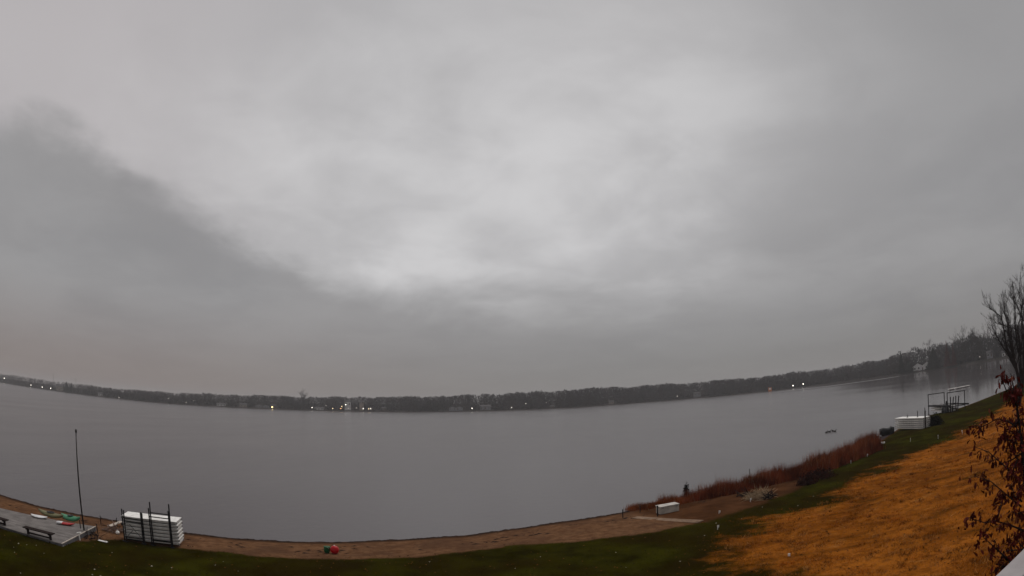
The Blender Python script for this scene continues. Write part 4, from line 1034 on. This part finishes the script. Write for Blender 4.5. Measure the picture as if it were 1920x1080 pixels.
blade_obj('straw_tufts', np.concatenate(Vt), [M['straw'], M['straw_pale'], M['straw_dark']], 'ragged tufts of dry grass over the right slope', 'grass', Mt_)
# reeds: clumps along the water from the chest to the white dinghy
NP = np.array(near[16:24]); seg = np.linalg.norm(np.diff(NP, axis=0), axis=1); cum = np.concatenate([[0], np.cumsum(seg)]); TL = cum[-1]
Vr, Mr = [], []
for c in range(900):
    s_ = TL * (.02 + .95 * random.random()); i = min(len(seg) - 1, int(np.searchsorted(cum, s_) - 1)); u = (s_ - cum[i]) / seg[i]
    P = NP[i] * (1 - u) + NP[i + 1] * u; tg = (NP[i + 1] - NP[i]) / seg[i]; nm = np.array([tg[1], -tg[0]])
    f = s_ / TL
    inl = random.uniform(-.4, 1.0 + (2.6 if f < .8 else (.5 if f < .9 else -.6)) * min(1, f * 2.2)); P = P + nm * inl
    hh = (.32 if f < .1 else .62 + .62 * f) * random.uniform(.5, 1.3) * (1.12 + .28 * math.sin(f * 37) + .2 * math.sin(f * 83))
    hh *= 1 - .5 * max(0, (f - .86) / .14); inl_lim = 0
    n = 60; mi = 1 if (f < .13 or random.random() < .30) else 0
    px_, py_ = P[0] + rng.normal(0, .22, n), P[1] + rng.normal(0, .22, n)
    Vr.append(blades(px_, py_, np.maximum(terrain(px_, py_), -.1) - .02, hh * rng.uniform(.5, 1.1, n), np.full(n, .014 + .012 * f), rng.uniform(.08, .3, n))); Mr += [mi] * n
    if random.random() < .6:
        n = 4; Vr.append(blades(px_[:n], py_[:n], np.maximum(terrain(px_[:n], py_[:n]), -.1) - .02, hh * rng.uniform(1.0, 1.45, n), np.full(n, .013), rng.uniform(.05, .25, n))); Mr += [2 if random.random() < .5 else 0] * n
blade_obj('reeds', np.concatenate(Vr), [M['reed'], M['reed_orange'], M['reed_pale']], 'band of red brown dry reeds along the water at right', 'reeds', Mr)
# wrack line and debris: dark weed lumps on the sand
Vw = []
def lump(x_, y_, sx_, sy_, h_, rz_):
    z_ = gz(x_, y_); n = 7; pts_ = []
    for j in range(n):
        th = 2 * math.pi * j / n; r_ = random.uniform(.6, 1.15); a_, b_ = sx_ * r_ * math.cos(th), sy_ * r_ * math.sin(th)
        pts_.append((x_ + a_ * math.cos(rz_) - b_ * math.sin(rz_), y_ + a_ * math.sin(rz_) + b_ * math.cos(rz_), z_ - .01))
    top = (x_ + random.gauss(0, sx_ * .2), y_ + random.gauss(0, sy_ * .2), z_ + h_)
    for j in range(n): Vw.extend([pts_[j], pts_[(j + 1) % n], top])
NA = np.array(near[:20]); sg = np.linalg.norm(np.diff(NA, axis=0), axis=1); cm = np.concatenate([[0], np.cumsum(sg)])
for c in range(1500):
    s_ = cm[-1] * random.random(); i = min(len(sg) - 1, int(np.searchsorted(cm, s_) - 1)); u = (s_ - cm[i]) / sg[i]
    P = NA[i] * (1 - u) + NA[i + 1] * u; tg = (NA[i + 1] - NA[i]) / sg[i]; nm = np.array([tg[1], -tg[0]]); rz_ = math.atan2(tg[1], tg[0])
    if c < 1000: inl, sz = random.uniform(.02, .30) + .1 * math.sin(s_ * 1.7), random.uniform(.05, .22)
    elif c < 1330: inl, sz = 2.6 + random.gauss(0, .5) + .5 * math.sin(s_ * .6), random.uniform(.05, .22)
    else: inl, sz = random.uniform(.5, 5.0), random.uniform(.02, .1)
    if c >= 1000 and math.sin(s_ * 1.9) + math.sin(s_ * .7 + 2) < -.1: continue
    P = P + nm * inl; lump(P[0], P[1], sz * 1.5, sz * .6, sz * .25, rz_ + random.gauss(0, .15))
M['weed'] = mat('dark_weed', (.024, .012, .007), .9, .4, 3, spec=.1)
blade_obj('wrack_line', np.array(Vw), M['weed'], 'dark strand of weed and debris along the beach', 'weed')
# pale fallen leaves on the lawn
Vl = []
x, y = scatter(900, -60, 45, 19, 42); dl = sdist(x, y, LAWN); ds = sdist(x, y, STRAW); cnt = 0
for xx, yy, a_, b_ in zip(x, y, dl, ds):
    if a_ < .3 or b_ > -.3: continue
    if random.random() > (.24 if xx < -12 else .12): continue
    z_ = gz(xx, yy) + .05; s_ = random.uniform(.022, .058); th = random.uniform(0, 6.3); c_, d_ = math.cos(th) * s_, math.sin(th) * s_
    Vl += [(xx - c_, yy - d_, z_ + .02), (xx + d_, yy - c_, z_), (xx + c_, yy + d_, z_ + .03), (xx - c_, yy - d_, z_ + .02), (xx + c_, yy + d_, z_ + .03), (xx - d_, yy + c_, z_)]
Ml = [0] * (len(Vl) // 3)
M['litter_tan'] = mat('tan_leaf_litter', (.10, .042, .010), 1, .5, 2, spec=0); M['litter_dark'] = mat('dark_leaf_litter', (.018, .009, .004), 1, .4, 2, spec=0)
x, y = scatter(3000, -60, 60, 17, 70); dl = sdist(x, y, LAWN); zl_ = terrain(x, y)
for xx, yy, z_, a_ in zip(x, y, zl_, dl):
    if a_ < -.6: continue
    z_ += .045; s_ = random.uniform(.03, .075); th = random.uniform(0, 6.3); c_, d_ = math.cos(th) * s_, math.sin(th) * s_
    Vl += [(xx - c_, yy - d_, z_ + .02), (xx + d_ * .7, yy - c_ * .7, z_), (xx + c_, yy + d_, z_ + .035), (xx - c_, yy - d_, z_ + .02), (xx + c_, yy + d_, z_ + .035), (xx - d_ * .7, yy + c_ * .7, z_)]
    Ml += [1 if random.random() < .5 else 2] * 2
blade_obj('fallen_leaves', np.array(Vl), [M['leaf_pale'], M['litter_tan'], M['litter_dark']], 'pale and brown fallen leaves dotted over the lawn', 'leaves', Ml)

# ------------------------------------------------------------------ oak sapling close to the deck at right, holding red leaves
DS = 7.0
root = ray_pt(1950, 1075, DS); rootg = Vector((root.x, root.y, gz(root.x, root.y)))
t = thing('oak_sapling', 'young oak with dark red leaves close by at the right edge', 'tree', rootg)
tp = lambda x, y, d=DS: ray_pt(x, y, d) - rootg
trunk_pts = [Vector((0, 0, -.1)), Vector((.1, .05, 1.5)), tp(1946, 1075), tp(1934, 980), tp(1922, 900), tp(1914, 820), tp(1905, 750), tp(1895, 700)]
MB().tube(trunk_pts, [.07, .06, .04, .033, .027, .02, .013, .006], 8).build('trunk', M['bark'], t, True)
BR = [((1914, 900), (1885, 875), (1853, 847), (1828, 838)), ((1915, 950), (1890, 930), (1858, 903), (1828, 893)), ((1920, 995), (1895, 985), (1868, 977), (1845, 980), (1815, 970)), ((1905, 800), (1890, 790), (1870, 785), (1842, 800), (1824, 796)),
      ((1900, 1062), (1880, 1040), (1858, 1020), (1842, 1006)), ((1922, 1030), (1895, 1032), (1882, 1034)), ((1902, 760), (1890, 740), (1880, 715), (1881, 703)), ((1868, 977), (1877, 950), (1880, 925)), ((1900, 1062), (1880, 1062), (1862, 1072)), ((1906, 830), (1890, 825), (1880, 815), (1868, 835)), ((1908, 860), (1900, 850), (1895, 835)), ((1912, 880), (1925, 850), (1930, 820)), ((1916, 940), (1902, 930), (1896, 905)), ((1918, 870), (1908, 860), (1900, 880)), ((1914, 820), (1905, 800), (1902, 775)), ((1906, 770), (1912, 745), (1908, 720)), ((1925, 900), (1910, 915), (1905, 935)), ((1930, 960), (1915, 960), (1903, 965)), ((1914, 840), (1918, 800), (1916, 770)), ((1928, 1000), (1908, 1005), (1892, 1012)), ((1932, 1040), (1912, 1020), (1904, 1000)), ((1925, 930), (1918, 900), (1912, 880)), ((1910, 790), (1897, 800), (1886, 810)), ((1905, 760), (1898, 735), (1890, 725)), ((1915, 850), (1898, 862), (1880, 868))]
leaf_spots = []
for i, br in enumerate(BR):
    dd = DS + random.uniform(-.5, .5)
    P = [tp(x_, y_, DS + (dd - DS) * j / (len(br) - 1)) for j, (x_, y_) in enumerate(br)]
    b_o = MB().tube(P, [.013 * (1 - .75 * j / (len(P) - 1)) for j in range(len(P))], 6).build('branch', M['bark'], t, True)
    side = MB()
    for j in range(len(P) - 1):
        for _ in range(3):
            u = random.random(); b = P[j].lerp(P[j + 1], u); v = Vector((random.gauss(0, 1), random.gauss(0, 1), random.gauss(.1, .8))).normalized() * random.uniform(.07, .2)
            side.tube([b, b + v * .5 + Vector((0, 0, .01)), b + v], [.004, .003, .002], 4)
            for q in range(7 if j else 5): leaf_spots.append(b + v * random.uniform(.3, 1.15) + Vector((random.gauss(0, .025), random.gauss(0, .025), random.gauss(-.01, .025))))
    for q in range(11): leaf_spots.append(P[-1] + Vector((random.gauss(0, .065), random.gauss(0, .065), random.gauss(0, .065))))
    side.build('twigs', M['bark'], b_o, kind='stuff')
def leaf_mesh(seed):
    r2 = random.Random(seed); outl = []
    W_ = [(0, .02), (.12, .10), (.22, .07), (.34, .21), (.44, .12), (.56, .27), (.68, .16), (.80, .19), (.9, .08), (1.0, 0)]
    bend = r2.uniform(.1, .5); vv = []; ff = []
    for u, w_ in W_:
        z = -bend * u * u * .5
        w2 = w_ * r2.uniform(.85, 1.15); cup = r2.uniform(.2, .6) * w2
        vv += [(u - .05, -w2, z + cup), (u, 0, z), (u - .05, w2, z + cup)]
    for i in range(len(W_) - 1):
        k_ = i * 3; ff += [(k_, k_ + 3, k_ + 4, k_ + 1), (k_ + 1, k_ + 4, k_ + 5, k_ + 2)]
    me = bpy.data.meshes.new('leaf'); me.from_pydata(vv, [], ff); me.materials.append(M['leaf_red']); return me
LMs = [leaf_mesh(i) for i in range(8)]
random.shuffle(leaf_spots)
def leaf_matrix(p):
    s_ = random.uniform(.058, .096)
    m_ = Matrix.Translation(p) @ Matrix.Rotation(random.uniform(0, 6.28), 4, 'Z') @ Matrix.Rotation(random.uniform(.1, 1.5), 4, 'Y') @ Matrix.Rotation(random.uniform(-1, 1), 4, 'X')
    return m_ @ Matrix.Scale(s_, 4)
for p in leaf_spots[:300]:
    o_ = bpy.data.objects.new('leaf', random.choice(LMs)); COL.objects.link(o_); o_.parent = t; o_.matrix_local = leaf_matrix(p)
rest = MB()
for p in leaf_spots[300:]:
    me = random.choice(LMs); m_ = leaf_matrix(p); rest.add([m_ @ v.co for v in me.vertices], [tuple(q.vertices) for q in me.polygons])
if rest.v: rest.build('leaves', M['leaf_red'], t, kind='stuff')

# ------------------------------------------------------------------ deck railing below the camera, its corner in view
zr = CAM_H - .95
ra, rb_ = Vector(plane_pt(1866, 1080, zr)), Vector(plane_pt(1922, 1026, zr))
d = (rb_ - ra).normalized(); nrm = Vector((d.y, -d.x, 0))
if nrm.dot(Vector((1, 0, 0))) < 0 and nrm.dot(Vector((0, -1, 0))) < 0: nrm = -nrm
st_, en = ra - d * 1.6, ra + d * 3.4
t = thing('deck_railing', 'pale painted deck railing whose corner shows at bottom right', 'railing', (st_.x, st_.y, zr - 1.0), 0)
O = Vector((st_.x, st_.y, zr - 1.0)); w_ = .14
MB().bar(st_ + nrm * w_ / 2 - O + Vector((0, 0, -.02)), en + nrm * w_ / 2 - O + Vector((0, 0, -.02)), w_, .04).build('top_rail', M['rail'], t, bevel=.006)
MB().bar(st_ + nrm * w_ / 2 - O + Vector((0, 0, -.9)), en + nrm * w_ / 2 - O + Vector((0, 0, -.9)), .09, .04).build('bottom_rail', M['rail'], t)
Lr = (en - st_).length
for i in range(int(Lr / .13)):
    q = st_ + d * (.08 + i * .13) + nrm * w_ / 2 - O; MB().box(q + Vector((0, 0, -.46)), (.035, .035, .84)).build('baluster', M['rail'], t)
for u in (.02, Lr - .02): q = st_ + d * u + nrm * w_ / 2 - O; MB().box(q + Vector((0, 0, -3.2)), (.1, .1, 6.3)).build('post', M['rail'], t)

# ------------------------------------------------------------------ haze over the lake
hb_ = MB().box((0, 600, 16), (4900, 3700, 42)); hz_o = hb_.build('haze', None and 0 or M['rail'], kind='stuff')
hm = bpy.data.materials.new('haze_air'); hm.use_nodes = True; tt = hm.node_tree; tt.nodes.clear()
vo = tt.nodes.new('ShaderNodeVolumePrincipled'); vo.inputs['Color'].default_value = (.86, .85, .86, 1); vo.inputs['Density'].default_value = .00034; vo.inputs['Anisotropy'].default_value = .1
ou = tt.nodes.new('ShaderNodeOutputMaterial'); tt.links.new(vo.outputs[0], ou.inputs['Volume'])
hz_o.data.materials.clear(); hz_o.data.materials.append(hm)
tag(hz_o, 'thin morning haze hanging over the whole lake', 'haze')
